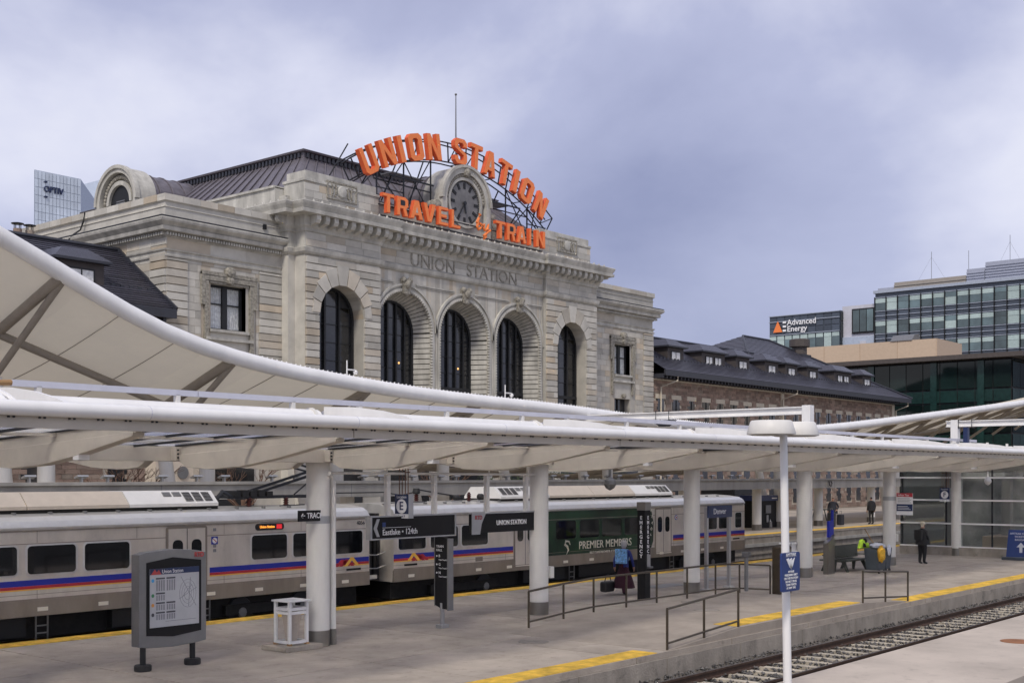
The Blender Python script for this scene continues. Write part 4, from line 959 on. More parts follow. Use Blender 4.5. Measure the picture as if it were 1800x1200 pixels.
for z in (30.8, 29.8, 27.55, 24.25, 23.0): MB().box(190.1, 190.3, 87.9, 100.8, z - .06, z + .06).build('sill_line', 'office_line', ae)
pane_grid(ae, (190.4, 87.9), (200, 87.9), 24, 30.8, 4, 4, 'green_glass', 'pane', gap=.14, out=.1)
lg = MB().prism([(99.9, 28.0), (98.2, 28.0), (99.05, 29.9)], 'x', 189.95, 190.05).build('logo_triangle', 'orange', ae)
for i in range(3): piece('logo_bar', 'white_print', ae, 189.95, 190.05, 97.5, 98.1, 28.05 + .7 * i, 28.4 + .7 * i)
text('lettering', 'Advanced', 1.35, (189.95, 97.3, 29.5), 'white_print', ae, face='-X', align='LEFT', bold=.02); text('lettering', 'Energy', 1.35, (189.95, 97.3, 28.4), 'white_print', ae, face='-X', align='LEFT', bold=.02)
# ================================================================ TENSILE TRAIN-HALL CANOPY
KX = [(8, 12.6), (12, 11.2), (15.6, 9.74), (21.3, 7.53), (28.8, 6.62), (39.6, 6.25), (46, 6.0), (54.1, 5.83), (60, 6.02), (66.8, 6.48), (79, 7.52), (97.7, 9.18), (115, 10.9), (130, 12.2)]
def ze(x):       # Catmull-Rom through the measured edge
    for i in range(1, len(KX) - 2):
        if KX[i][0] <= x <= KX[i + 1][0]:
            (x0, y0), (x1, y1), (x2, y2), (x3, y3) = KX[i - 1:i + 3]; t = (x - x1) / (x2 - x1); m1 = (y2 - y0) / (x2 - x0) * (x2 - x1); m2 = (y3 - y1) / (x3 - x1) * (x2 - x1)
            return (2 * t**3 - 3 * t**2 + 1) * y1 + (t**3 - 2 * t**2 + t) * m1 + (-2 * t**3 + 3 * t**2) * y2 + (t**3 - t**2) * m2
    return KX[0][1] if x < 12 else KX[-1][1]
tc_ = thing('train_hall_canopy', (55, 35, .68), 'huge white swooping fabric train hall canopy with tubular rim behind the train', 'canopy')
rim = [(x, 30.0, ze(x)) for x in [8 + 1.25 * i for i in range(94)]]
MB().tube(rim, .235, 18).build('rim_tube', 'white_paint', tc_, smooth=True)
mem = MB(); NX, NY = 60, 10
def zm(x, y):
    u = (y - 30) / 9.0; return ze(x) - .02 - .30 * (y - 30) * (1 - .25 * u) - .22 * math.sin(math.pi * min(1, u)) * (.5 + .5 * math.cos(2 * math.pi * (x - 17.3) / 5.6))
for i in range(NX):
    for j in range(NY):
        q = [(8 + 2 * a, 30 + .9 * b) for a, b in ((i, j), (i + 1, j), (i + 1, j + 1), (i, j + 1))]; mem.quad(*[(x, y, zm(x, y)) for x, y in q])
mem.build('fabric_membrane', 'membrane', tc_, smooth=True)
for k in range(19):
    x = 11.7 + 5.6 * k; z0 = ze(x)
    for q in (1.9, 3.7):
        if k < 18: MB().tube([(x + q, 30 + .9 * m_, zm(x + q, 30 + .9 * m_) - .02) for m_ in range(11)], .014, 4).build('fabric_seam', 'strut_grey', tc_)
    MB().tube([(x, 30.0, z0 - .1), (x, 34.5, zm(x, 34.5) - .3), (x, 38.9, zm(x, 38.9) - .35)], .15, 12).build('arch_rib', 'strut_grey', tc_, smooth=True)
    MB().tube([(x + .12, 30.1, z0 - .15), (x, 33.6, max(3.9, z0 - 2.6))], .10, 10).build('strut', 'strut_grey', tc_, smooth=True)
    if k < 18: 
        for yy in (33.3, 38.5): MB().tube([(x, yy, zm(x, yy) - .28), (x + 5.6, yy, zm(x + 5.6, yy) - .28)], .12, 10).build('purlin', 'strut_grey', tc_, smooth=True)
    if k > 6 and k % 3: continue
    lg_ = MB().tube([(x + .35, 33.2, .68), (x, 33.6, max(4.2, z0 - 2.6))], [.26, .22], 14).build('leg', 'white_soft', tc_, smooth=True)
    MB().tube([(x + .35, 33.2, .68), (x + .34, 33.22, 1.0)], .275, 14).build('base_sleeve', 'sleeve', lg_)
    l2 = MB().tube([(x + 1.25, 33.0, .68), (x + 1.25, 33.0, 4.3)], .25, 14).build('leg', 'white_soft', tc_, smooth=True)
    MB().tube([(x + 1.25, 33.0, .68), (x + 1.25, 33.0, 1.0)], .265, 14).build('base_sleeve', 'sleeve', l2)
sp_ = MB(); rnd = random.Random(5)
for i in range(420):
    x = 24 + .19 * i; z = ze(x); sp_.box(x - .012, x + .012, 29.98, 30.02, z + .225, z + .26 + .02 * rnd.random())
sp_.build('bird_spikes', 'white_paint', tc_, kind='stuff')
cams = ((27.5, 'on the rim above the left wing window'), (35.6, 'on the rim below the middle arched window'))
for x, lab in cams:
    c = thing('rim_sensor', (x, 30, ze(x) + .3), 'small white sensor bracket ' + lab, 'sensor'); z = ze(x) + .22
    MB().tube([(x, 30, z), (x, 30, z + .5)], .022, 6).build('post', 'white_paint', c); MB().box(x, x + .35, 29.97, 30.03, z + .18, z + .22).build('arm', 'white_paint', c); MB().lathe([(.06, 0), (.08, .08), (.03, .14)], (x + .38, 30, z + .06), 8).build('head', 'white_paint', c)
# concrete lighting beam with uplights
lb = thing('lighting_beam', (50, 31.4, 2.85), 'long weathered concrete beam carried over the far platform behind the train', 'beam')
MB().box(-4, 92, 31.2, 31.8, 2.9, 3.44).box(-4, 92, 31.12, 31.9, 3.36, 3.45).build('beam', 'concrete_beam', lb)
for i in range(11): piece('panel_joint', 'print_grey', lb, 6 + 7.6 * i, 6.012 + 7.6 * i, 31.190, 31.2, 2.9, 3.36)
for i in range(9):
    x = 58.9 + 7.4 * (i - 6)
    c = MB().tube([(x, 31.95, .68), (x, 31.95, 2.9)], .25, 14).build('column', 'white_soft', lb, smooth=True); MB().tube([(x, 31.95, .68), (x, 31.95, 1.0)], .265, 14).build('base_sleeve', 'sleeve', c)
for i in range(30):
    x = 17.2 + 1.35 * i + .3 * math.sin(i * 2.3)
    f = MB().obox((x, 31.5, 3.60), (.34, .2, .05), Matrix.Rotation(R(-18), 3, 'X')).box(x - .03, x + .03, 31.45, 31.55, 3.45, 3.6).build('floodlight', 'sign_silver', lb)
for x in (66.0, 74.2, 83.5): MB().tube([(x, 31.15, 3.3), (x, 31.1, 3.05), (x + .18, 31.1, 3.0), (x + .3, 31.1, 3.15), (x + .2, 31.12, 3.3)], .03, 6).build('cable_loop', 'rubber', lb)

# ================================================================ PLATFORM CANOPY
pc = thing('platform_canopy', (36, 20, 0), 'white steel platform canopy with round columns and tapered ribs', 'canopy')
CXS = [2.2 + 7.6 * i + .0 for i in range(9)]; CXS = [17.5 + 7.61 * (i - 2) for i in range(9)]
MB().tube([(2, 14.72, 4.51), (70, 14.72, 4.51)], .10, 16).build('edge_tube', 'white_paint', pc, smooth=True)
MB().tube([(2, 25.3, 4.51), (70, 25.3, 4.51)], .10, 12).build('edge_tube', 'white_paint', pc, smooth=True)
for k in range(9):
    x0, x1 = CXS[k] + 3.81 - 7.61, CXS[k] + 3.81
    for y0, y1 in ((14.78, 14.84), (25.18, 25.24)): piece('fascia', 'canopy_beam', pc, x0 + .012, x1 - .012, y0, y1, 4.26, 4.425)
    piece('fascia_lip', 'white_soft', pc, x0 + .005, x1 - .005, 14.70, 14.86, 4.415, 4.43)
    for q in (-.02, 3.7): MB().tube([(x0 + q - .006, 14.72, 4.51), (x0 + q + .006, 14.72, 4.51)], .102, 16).build('tube_joint', 'rail_grey', pc)
bo = MB()
for i in range(150):
    x = 4 + .42 * i
    bo.box(x, x + .024, 14.755, 14.78, 4.385, 4.408); bo.box(x + .07, x + .094, 14.755, 14.78, 4.385, 4.408)
bo.build('fascia_bolts', 'steel_black', pc, kind='stuff')
def rib_outline(s):
    p = [(19.45, 4.19), (19.45, 3.92), (19.2, 3.80), (18.5, 3.765), (17.6, 3.81), (16.7, 3.93), (15.8, 4.09), (15.12, 4.205), (15.1, 4.27), (14.85, 4.33), (14.85, 4.40), (17.2, 4.30)]
    return p if s < 0 else [(40 - a, b) for a, b in p]
def rib_lower(s):
    p = [(19.45, 4.04), (19.45, 3.92), (19.2, 3.795), (18.5, 3.76), (17.6, 3.805), (16.7, 3.925), (15.8, 4.085), (15.12, 4.20), (15.1, 4.265), (17.2, 4.15)]
    return p if s < 0 else [(40 - a, b) for a, b in p]
MB().box(2, 70, 19.62, 20.38, 3.92, 4.19).build('spine_beam', 'canopy_beam', pc)
RX = [CXS[0] - 3.8 + 3.805 * i for i in range(18)]
for i, x in enumerate(RX):
    for s in (-1, 1):
        rb_ = MB().prism(rib_outline(s), 'x', x - .05, x + .05).build('rib', 'canopy_beam', pc); MB().prism(rib_lower(s), 'x', x - .10, x + .10).build('rib_box', 'canopy_beam', rb_, bevel=.01)
        y0 = 19.62 if s < 0 else 20.38
        MB().box(x - .16, x + .16, min(y0, y0 + s * .17), max(y0, y0 + s * .17), 3.93, 4.18).build('end_plate', 'canopy_beam', rb_)
        for zz in (3.98, 4.05, 4.12):
            for q in (-.13, .13): MB().lathe([(.018, 0), (.018, .03)], (x + q, y0 + s * .17 - (.03 if s < 0 else 0), zz), 6, 'y').build('bolt', 'steel_black', rb_)
    if i < len(RX) - 1:
        for y0, y1 in ((14.9, 19.6), (20.4, 25.1)):
            x1 = RX[i + 1]
            za, zb = (4.425, 4.215) if y0 < 19 else (4.215, 4.425)
            g = MB().quad((x + .06, y0, za), (x1 - .06, y0, za), (x1 - .06, y1, zb), (x + .06, y1, zb)).build('glass_panel', 'panel_glass', pc)
            MB().bar((x, y0, za - .005), (x, y1, zb - .005), .17, .035).build('gasket', 'frame_dark', g)
            for k in range(1, 4): xx = x + (x1 - x) * k / 4; MB().bar((xx, y0, za - .03), (xx, y1, zb - .03), .05, .04).build('glazing_bar', 'frame_dark', g)
            piece('purlin', 'canopy_beam', pc, x, x1, (y0 + y1) / 2 - .04, (y0 + y1) / 2 + .04, 4.24, 4.29)
for k, x in enumerate(CXS):
    c = MB().tube([(x, 20, 0), (x, 20, 3.95)], .25, 24).build('column', 'white_soft', pc, smooth=True); MB().tube([(x, 20, 0), (x, 20, .34)], .262, 24).build('base_sleeve', 'sleeve', c, smooth=True)
    if k in (2, 5, 8): 
        MB().tube([(x + .33, 19.9, 0), (x + .33, 19.9, 3.5), (x + .26, 19.9, 3.62), (x + .05, 19.75, 3.7)], .07, 10).build('downpipe', 'white_soft', c, smooth=True); MB().tube([(x + .33, 19.9, 0), (x + .33, 19.9, .34)], .08, 10).build('pipe_sleeve', 'sleeve', c)
    if k in (2, 6): MB().tube([(x, 20, 2.62), (x, 20, 2.78)], .256, 24).build('metal_band', 'sign_silver', c, smooth=True)
    if k in (3, 6): piece('junction_box', 'white_soft', c, x + .2, x + .34, 19.76, 19.92, .95, 1.25)
    # arched fin over the column, spine pipe between the fins
    MB().prism([(19.95, 4.45), (19.95, 5.12), (19.0, 5.08), (18.2, 4.98), (17.5, 4.84), (17.0, 4.7), (16.7, 4.58), (16.7, 4.45)], 'x', x + .12, x + .2).build('arched_fin', 'white_paint', pc)
    if k < 8:
        MB().tube([(x + .2, 20, 4.82), (x + 7.55, 20, 4.82)], .235, 14).build('spine_pipe', 'white_paint', pc, smooth=True); MB().tube([(x + 7.35, 20, 4.82), (x + 7.42, 20, 4.82)], .27, 14).build('pipe_flange', 'white_soft', pc)
        for q in (1.2, 4.05, 6.9): piece('rail_post', 'white_soft', pc, x + q - .045, x + q + .045, 19.95, 20.05, 4.98, 5.2)
        piece('service_box', 'white_paint', pc, x - .09 + .0, x + .09, 16.52, 16.68, 3.88, 4.13)
for a in (10.6, 14.4, 20.9, 28.3, 36, 44, 52): piece('top_rail', 'rail_grey', pc, a, {10.6: 14.38, 14.4: 20.88, 20.9: 28.28, 28.3: 35.98, 36: 43.98, 44: 51.98, 52: 58}[a], 19.95, 20.05, 5.18, 5.29)
MB().tube([(10.6, 20, 5.24), (10.0, 20, 5.2), (9.4, 19.9, 5.1), (8.9, 19.8, 5.0)], .05, 8).build('hose_end', 'wood', pc, smooth=True)
ar = MB()
for q in (0, .35): ar.tube([(8.9 + q, 19.9 - 3 * math.sin(t) + q, 4.6 + .55 * math.cos(t)) for t in [R(6 * i) for i in range(15)]], .04, 6)
ar.build('arched_bracket', 'white_paint', pc, smooth=True)
for x, lab in ((27.2, 'hanging'), ):
    d = thing('dome_camera', (x, 19.2, 3.3), 'grey dome security camera hanging under the canopy right of the second column', 'camera')
    MB().tube([(x, 19.2, 3.8), (x, 19.2, 3.55)], .04, 8).build('stem', 'sign_grey', d); MB().lathe([(.05, .3), (.16, .2), (.17, .1), (.12, .0), (.02, -.06)], (x, 19.2, 3.3), 14).build('dome', 'sign_grey', d)
d = thing('dome_camera', (58, 18.8, 3.3), 'white dome security camera in front of the glass enclosure', 'camera'); MB().tube([(52.5, 17.6, 3.8), (52.5, 17.6, 3.5)], .03, 8).build('stem', 'white_paint', d); MB().lathe([(.04, .3), (.14, .14), (.15, .06), (.08, -.04), (.02, -.08)], (52.5, 17.6, 3.3), 14).build('dome', 'white_paint', d)
# catenary portals riding on the canopy
def portal(x, y0, y1, mast_y, label):
    p = thing('overhead_line_portal', (x, mast_y, 4.5), label, 'portal')
    MB().box(x - .11, x + .11, min(y0, y1), max(y0, y1), 6.08, 6.12).box(x - .11, x + .11, min(y0, y1), max(y0, y1), 5.84, 5.88).box(x - .02, x + .02, min(y0, y1), max(y0, y1), 5.88, 6.08).build('i_beam', 'white_paint', p)
    MB().box(x - .16, x + .16, mast_y - .16, mast_y + .16, 4.4, 6.16).build('mast', 'white_paint', p); return p
p = portal(40.66, 20, 46, 20.0, 'white overhead line beam with boxed end reaching back over the canopy rim')
for yy in (26.4, 25.8): MB().tube([(40.5, yy, 5.8), (40.5, yy, 6.16), (40.82, yy, 6.16), (40.82, yy, 5.8), (40.5, yy, 5.8)], .02, 5).build('clamp_hoop', 'steel_black', p)
MB().prism([(26.6, 5.8), (25.6, 5.8), (25.95, 5.55), (26.25, 5.55)], 'x', 40.5, 40.8).build('hanger_bracket', 'steel_black', p)
p = portal(55.9, 20.6, 6, 20.2, 'white overhead line beam over the right end of the platform canopy')
for yy in (20.0, 19.4): MB().tube([(55.74, yy, 5.8), (55.74, yy, 6.16), (56.06, yy, 6.16), (56.06, yy, 5.8), (55.74, yy, 5.8)], .025, 5).build('clamp_hoop', 'steel_black', p)
MB().box(55.78, 56.02, 19.6, 19.8, 5.1, 5.82).build('hanger_post', 'sign_navy', p)

# ================================================================ COMMUTER TRAIN
YT = 26.2
def ring_win(mb_ring, x0, x1, z0, z1, r, y):
    o = rrect(x0 - .05, x1 + .05, z0 - .05, z1 + .05, r + .04); i_ = rrect(x0, x1, z0, z1, r); n = len(o)
    for k in range(n):
        j = (k + 1) % n
        mb_ring.quad((o[k][0], y, o[k][1]), (o[j][0], y, o[j][1]), (i_[j][0], y - .008, i_[j][1]), (i_[k][0], y - .008, i_[k][1])); mb_ring.quad((i_[k][0], y - .008, i_[k][1]), (i_[j][0], y - .008, i_[j][1]), (i_[j][0], y + .02, i_[j][1]), (i_[k][0], y + .02, i_[k][1]))
def train_car(x0, x1, label, wins, doors, stripes, ac, wrapz=None):
    t = thing('train_car', ((x0 + x1) / 2, YT + 1.5, -.4), label, 'train car', 'cars of the silver commuter train')
    side = [(YT + .06, .44), (YT + .02, .82), (YT, .83), (YT, 2.36), (YT + .05, 2.42), (YT + .08, 2.45)]
    full = side + [(YT + 2.9 - (a - YT), b) for a, b in side[::-1]]
    MB().prism(full, 'x', x0, x1).build('body', 'stainless', t)
    roofp = [(YT - .03, 2.40), (YT - .04, 2.46), (YT + .06, 2.60), (YT + .25, 2.70), (YT + .7, 2.76), (YT + 1.45, 2.80)]; roofp = roofp + [(YT + 2.9 - (a - YT), b) for a, b in roofp[::-1][1:]]
    rf_ = MB().prism(roofp, 'x', x0 + .02, x1 - .02).build('roof', 'train_roof', t)
    for xx in [x0 + .1 + .9 * k for k in range(int((x1 - x0) / .9))]: piece('roof_clip', 'sign_grey', rf_, xx, xx + .07, YT + .5, YT + .6, 2.74, 2.79)
    MB().box(x0, x1, YT - .012, YT + .0, .80, .84).build('belt_rail', 'stainless_low', t); MB().box(x0, x1, YT - .02, YT + .06, .44, .80).build('side_sill', 'stainless_low', t); MB().box(x0, x1, YT - .006, YT, 2.08, 2.10).build('side_seam', 'stainless_low', t)
    for k in range(int((x1 - x0) / 1.55)):
        xx = x0 + .6 + 1.55 * k; piece('sill_reflector', 'cream', t, xx, xx + .26, YT - .03, YT - .021, .55, .64)
    for k in range(1, int((x1 - x0) / 2.6)):
        xx = x0 + 2.6 * k
        if not any(a - .1 < xx < b + .1 for a, b in doors) and not (wrapz and wrapz[0] < xx < wrapz[1]): piece('panel_seam', 'stainless_low', t, xx, xx + .012, YT - .003, YT, .84, 1.03); piece('panel_seam', 'stainless_low', t, xx, xx + .012, YT - .003, YT, 2.11, 2.38)
    piece('kick_rib', 'stainless_low', t, x0, x1, YT - .004, YT, .93, .942)
    for a, b, r in wins:
        fr = MB(); ring_win(fr, a, b, 1.40, 2.04, .09, YT - .003); w = fr.build('window_frame', 'train_roof' if not (wrapz and wrapz[0] < a < wrapz[1]) else 'wrap_green', t)
        MB().prism(rrect(a, b, 1.40, 2.04, .09), 'y', YT - .004, YT + .0).build('window_glass', 'train_glass', w)
    for a, b in doors:
        d = bpy.data.objects.new('door', None); link(d, t, Vector(((a + b) / 2, YT, .6)))
        MB().prism(rrect(a - .07, b + .07, .60, 2.36, .07), 'y', YT - .012, YT).build('door_frame', 'stainless_low', d); m = (a + b) / 2
        for p, q in ((a, m - .012), (m + .012, b)):
            lf = MB().box(p, q, YT - .022, YT - .013, .63, 2.30).build('door_leaf', 'stainless', d); MB().prism(rrect((p + q) / 2 - .15, (p + q) / 2 + .15, 1.42, 2.02, .12), 'y', YT - .032, YT - .023).build('door_window', 'train_glass', lf)
        piece('door_gap', 'rubber', d, m - .012, m + .012, YT - .021, YT - .012, .63, 2.30); piece('threshold', 'cream', d, a, b, YT - .05, YT - .012, .58, .61)
    for a, b in stripes:
        piece('blue_stripe', 'stripe_blue', t, a, b, YT - .006, YT, 1.135, 1.27); piece('red_stripe', 'stripe_red', t, a, b, YT - .006, YT, 1.065, 1.133); piece('yellow_stripe', 'stripe_yellow', t, a, b, YT - .006, YT, 1.035, 1.063)
    for a, b in ac:
        A = bpy.data.objects.new('air_conditioner', None); link(A, t, Vector(((a + b) / 2, YT + 1.4, 2.8)))
        sec = [(YT + .62, 2.84), (YT + .62, 2.92), (YT + .95, 3.24), (YT + 2.0, 3.24), (YT + 2.3, 2.92), (YT + 2.3, 2.84)]; L = (b - a) / 4
        for k in range(4): MB().prism(sec, 'x', a + L * k + .012, a + L * (k + 1) - .012).build('cover', 'ac_beige' if 0 < k < 3 else 'ac_white', A)
        MB().box(a, b, YT + .66, YT + 2.2, 2.74, 2.85).build('plinth', 'under', A)
        for e0, s in ((a + .15, 1), (b - .15, -1)):
            for k in range(5):
                g0 = e0 + s * .30 * k; lo, hi = min(g0, g0 + s * .24), max(g0, g0 + s * .24)
                p0, p1 = Vector((0, YT + .63, 2.94)), Vector((0, YT + .94, 3.225)); q0, q1 = p0.lerp(p1, .12 if k < 3 else .55), p0.lerp(p1, .92)
                gr = MB().add([(lo, q0.y - .006, q0.z + .006), (hi, q0.y - .006, q0.z + .006), (hi, q1.y - .006, q1.z + .006), (lo, q1.y - .006, q1.z + .006)], [(0, 1, 2, 3)]).build('grille', 'under', A)
                sl_ = MB()
                for m_ in range(6):
                    c = q0.lerp(q1, (m_ + .5) / 6); sl_.obox(((lo + hi) / 2, c.y - .01, c.z + .01), (hi - lo, .015, .02))
                sl_.build('grille_slats', 'sign_silver', gr)
    bg_ = MB()         # underframe, bogies, ladders
    bg_.box(x0 + .2, x1 - .2, YT + .35, YT + 2.5, -.1, .44)
    bg_.build('underframe', 'under', t)
    for bx in (x0 + 3.4, x1 - 3.4):
        if bx < 8: continue
        MB().box(bx - 1.6, bx + 1.6, YT + .18, YT + .34, -.05, .22).build('bogie_frame', 'under', t)
        for w in (-1.05, 1.05): MB().lathe([(.40, 0), (.42, .03), (.42, .1), (.36, .12)], (bx + w, YT + .28, -.0), 20, 'y').build('wheel', 'steel_black', t); MB().lathe([(.12, -.04), (.15, 0)], (bx + w, YT + .2, 0), 10, 'y').build('axle_box', 'sign_grey', t)
    for ex in (x0 + 7.5, (x0 + x1) / 2, x1 - 7.2):
        e_ = MB(); e_.box(ex - 1.2, ex + 1.1, YT + .12, YT + .5, -.02, .40); e_.build('equipment_box', 'rubber', t)
        ld = MB()
        for k in range(3): ld.box(ex + 1.3, ex + 1.62, YT + .06, YT + .09, -.15 + .17 * k, -.12 + .17 * k)
        ld.box(ex + 1.3, ex + 1.33, YT + .06, YT + .09, -.2, .44); ld.box(ex + 1.59, ex + 1.62, YT + .06, YT + .09, -.2, .44); ld.build('step_ladder', 'sign_grey', t)
    return t
def chevron(t, x, flip):
    s = -1 if flip else 1
    for dx, m, sc_ in ((0, 'stripe_yellow', 1.), (-.2 * s, 'stripe_red', .8), (-.36 * s, 'stripe_red', .8)):
        h = .25 * sc_; c = x + dx; b0 = 1.03
        MB().prism([(c - .3, b0), (c - .17, b0), (c, b0 + h - .09), (c + .17, b0), (c + .3, b0), (c + .05, b0 + h), (c - .05, b0 + h)], 'y', YT - .016 + .003 * (m == 'stripe_red'), YT - .007).build('chevron_logo', m, t)
c1 = train_car(1.5, 24.9, 'silver commuter car numbered 4056 with blue stripe, left of the gap between cars', [(10.0, 11.3, 0), (12.75, 14.02, 0), (14.27, 15.47, 0), (15.70, 16.9, 0), (20.6, 21.8, 0), (22.02, 23.2, 0), (23.45, 24.62, 0)], [(18.0, 19.1)], [(1.5, 17.85), (19.25, 24.88)], [(9.2, 20.0)])
chevron(c1, 24.2, False); text('car_number', '4056', .16, (24.55, YT - .008, 2.26), 'print_dark', c1)
dsp = MB().prism(rrect(20.72, 21.68, 2.17, 2.35, .08), 'y', YT - .03, YT).build('destination_display', 'rubber', c1); text('display_text', 'Union Station', .10, (21.1, YT - .034, 2.26), 'led_orange', dsp, sx=.9); piece('route_block', 'led_red', dsp, 21.42, 21.6, YT - .036, YT - .031, 2.2, 2.32)
ns = piece('no_smoking_sign', 'stripe_blue', c1, 19.3, 19.5, YT - .012, YT, 1.86, 2.06); MB().lathe([(.075, 0), (.075, .006)], (19.4, YT - .02, 1.96), 16, 'y').build('sign_disc', 'white_print', c1); MB().obox((19.4, YT - .023, 1.96), (.13, .004, .02), Matrix.Rotation(R(40), 3, 'Y')).build('sign_bar', 'stripe_red', c1)
for z in (1.66, 1.78, 2.2): piece('notice_plate', 'print_grey', c1, 19.36, 19.45, YT - .01, YT, z, z + .08)
c2 = train_car(25.9, 47.2, 'silver commuter car with green PREMIER MEMBERS advertising wrap at the right end', [(26.1, 27.28, 0), (27.5, 28.75, 0), (28.93, 30.2, 0), (33.84, 35.0, 0), (35.24, 36.42, 0), (36.6, 37.85, 0), (38.05, 39.2, 0), (42.26, 43.5, 0), (44.07, 44.85, 0), (45.0, 45.75, 0), (46.38, 46.92, 0)], [(31.6, 32.65), (40.2, 41.25)], [(25.9, 31.5), (41.45, 47.2)], [(31.6, 42.4)], wrapz=(33, 40))
chevron(c2, 26.75, True)
wr = MB(); wr.prism([(33.0, .60), (39.75, .60), (40.02, 1.1), (40.05, 1.8), (39.85, 2.38), (33.0, 2.38)], 'y', YT - .0022, YT); w_ = wr.build('advertising_wrap', 'wrap_green', c2)
text('advert_text', 'PREMIER MEMBERS', .40, (36.85, YT - .007, 1.12), 'cream', w_, sx=1.02); text('advert_text', 'BECOMEPREMIER.COM', .17, (36.7, YT - .007, .82), 'cream', w_)
MB().tube([(34.45, YT - .012, .85), (34.55, YT - .012, 1.0), (34.48, YT - .012, 1.12), (34.35, YT - .012, 1.2), (34.4, YT - .012, 1.32), (34.58, YT - .012, 1.3), (34.66, YT - .012, 1.18)], [.01, .03, .045, .045, .04, .03, .012], 6).build('advert_logo', 'cream', w_)
for i, ch in enumerate('READY'): text('advert_letter', ch, .16, (39.85 + .08 * math.sin(i), YT - .02, 2.28 - .24 * i), 'cream', w_, roll=-15 * i)
MB().lathe([(.1, 0), (.1, .01)], (41.65, YT - .02, 1.96), 16, 'y').build('sign_disc', 'stripe_blue', c2); MB().lathe([(.07, 0), (.07, .01)], (41.65, YT - .026, 1.96), 16, 'y').build('sign_disc', 'white_print', c2); MB().lathe([(.035, 0), (.035, .01)], (41.65, YT - .032, 1.96), 12, 'y').build('sign_disc', 'stripe_red', c2)
dsp = MB().prism(rrect(29.55, 30.5, 2.17, 2.35, .08), 'y', YT - .03, YT).build('destination_display', 'rubber', c2); piece('route_block', 'led_orange', dsp, 29.7, 29.95, YT - .036, YT - .031, 2.2, 2.32)
for c_, a in ((c1, 24.0), (c2, 26.35), (c2, 46.2)): piece('side_step', 'under', c_, a, a + .55, YT - .014, YT, .9, .96)
piece('side_vent', 'stainless_low', c2, 29.6, 29.95, YT - .008, YT, .86, 1.0)
# rounded cab end
MB().tube([(47.18, YT + .2, 2.5), (47.26, YT + 1.4, 2.6), (47.18, YT + 2.7, 2.5)], .14, 8).build('cab_roof_edge', 'train_roof', c2, smooth=True); MB().box(47.2, 47.32, YT + .15, YT + 2.75, .5, 2.45).build('cab_front', 'stainless', c2, bevel=.05)
g = MB()
for i in range(6): g.box(24.93 + .155 * i, 25.03 + .155 * i, YT + .5 + .03 * (i % 2), YT + 2.4, .5, 2.5)
g.build('gangway_bellows', 'rubber', c1)
for z in (.95, 1.35): MB().tube([(24.95, YT + .3, z), (25.2, YT + .25, z - .07), (25.45, YT + .25, z - .08), (25.85, YT + .3, z)], .018, 6).build('safety_chain', 'sign_silver', c1)
piece('coupler_plate', 'cream', c1, 25.2, 25.5, YT + .3, YT + .33, .56, .68)
# pantograph and high-voltage gear on the roofs
pn = bpy.data.objects.new('pantograph', None); link(pn, c1, Vector((23, YT + 1.4, 2.8)))
b_ = MB(); b_.box(20.6, 24.3, YT + .95, YT + 1.05, 3.0, 3.07); b_.box(20.6, 24.3, YT + 1.9, YT + 2.0, 3.0, 3.07); b_.box(21.0, 21.9, YT + 1.0, YT + 1.9, 3.0, 3.22); b_.bar((21.6, YT + 1.2, 3.12), (24.1, YT + 1.2, 3.75), .07); b_.bar((21.6, YT + 1.8, 3.12), (24.1, YT + 1.8, 3.75), .07); b_.bar((24.1, YT + 1.2, 3.75), (21.8, YT + .9, 4.25), .05); b_.bar((24.1, YT + 1.8, 3.75), (21.8, YT + 2.1, 4.25), .05); b_.bar((22.9, YT + 1.0, 3.1), (24.0, YT + 1.3, 3.65), .03); b_.bar((21.8, YT + .5, 4.28), (21.8, YT + 2.5, 4.28), .07)
b_.tube([(20.7, YT + 1, 3.05), (20.4, YT + 1, 3.2), (20.2, YT + 1, 3.0)], .06, 6); b_.build('frame', 'steel_black', pn)
for k in range(5): piece('spring_box', 'rubber', pn, 20.75 + .28 * k, 20.95 + .28 * k, YT + .92, YT + 1.2, 3.05, 3.2 + .04 * (k % 2))
ins = [(c1, 21.3), (c1, 22.6), (c1, 23.6), (c1, 24.2), (c2, 26.6), (c2, 27.9), (c2, 30.4)]
for cc, x in ins:
    MB().lathe([(.04, 0)] + [((.085 if k % 2 else .05), .03 * k + .01) for k in range(9)] + [(.04, .3)], (x, YT + 1.0, 2.78), 10).build('insulator', 'insulator', cc)
bus = MB(); bus.tube([(24.0, YT + 1.0, 3.12), (26.6, YT + 1.0, 3.12)], .02, 6); bus.tube([(26.6, YT + 1.0, 3.1), (27.2, YT + 1.0, 3.02), (27.9, YT + 1.0, 3.12)], .02, 6); bus.tube([(27.9, YT + 1, 3.2), (29, YT + 1, 3.05), (29.6, YT + 1, 2.98)], .025, 6)
bus.lathe([(.1, 0), (.13, .06), (.1, .18)], (27.9, YT + 1.0, 3.05), 12); bus.lathe([(.06, 0), (.1, .06), (.1, .2), (.06, .26)], (29.6, YT + .95, 2.9), 10, 'x'); bus.lathe([(.06, 0), (.11, .06), (.11, .2), (.06, .26)], (30.8, YT + .95, 2.92), 10, 'x')
bus.build('busbar_gear', 'rubber', c2, smooth=False)
for x in (27.9, 29.65, 30.9): piece('gear_mount', 'sign_silver', c2, x - .25, x + .25, YT + .85, YT + 1.15, 2.74, 2.82)
for x in (26.3, 27.0, 22.0): MB().tube([(x, YT + .55, 2.80), (x + .9, YT + .55, 2.82)], .015, 5).build('roof_cable', 'rubber', c2 if x > 25 else c1)
MB().lathe([(.3, 0), (.3, .06), (.15, .1)], (44.4, YT + .9, 2.78), 14).build('roof_antenna', 'rubber', c2)
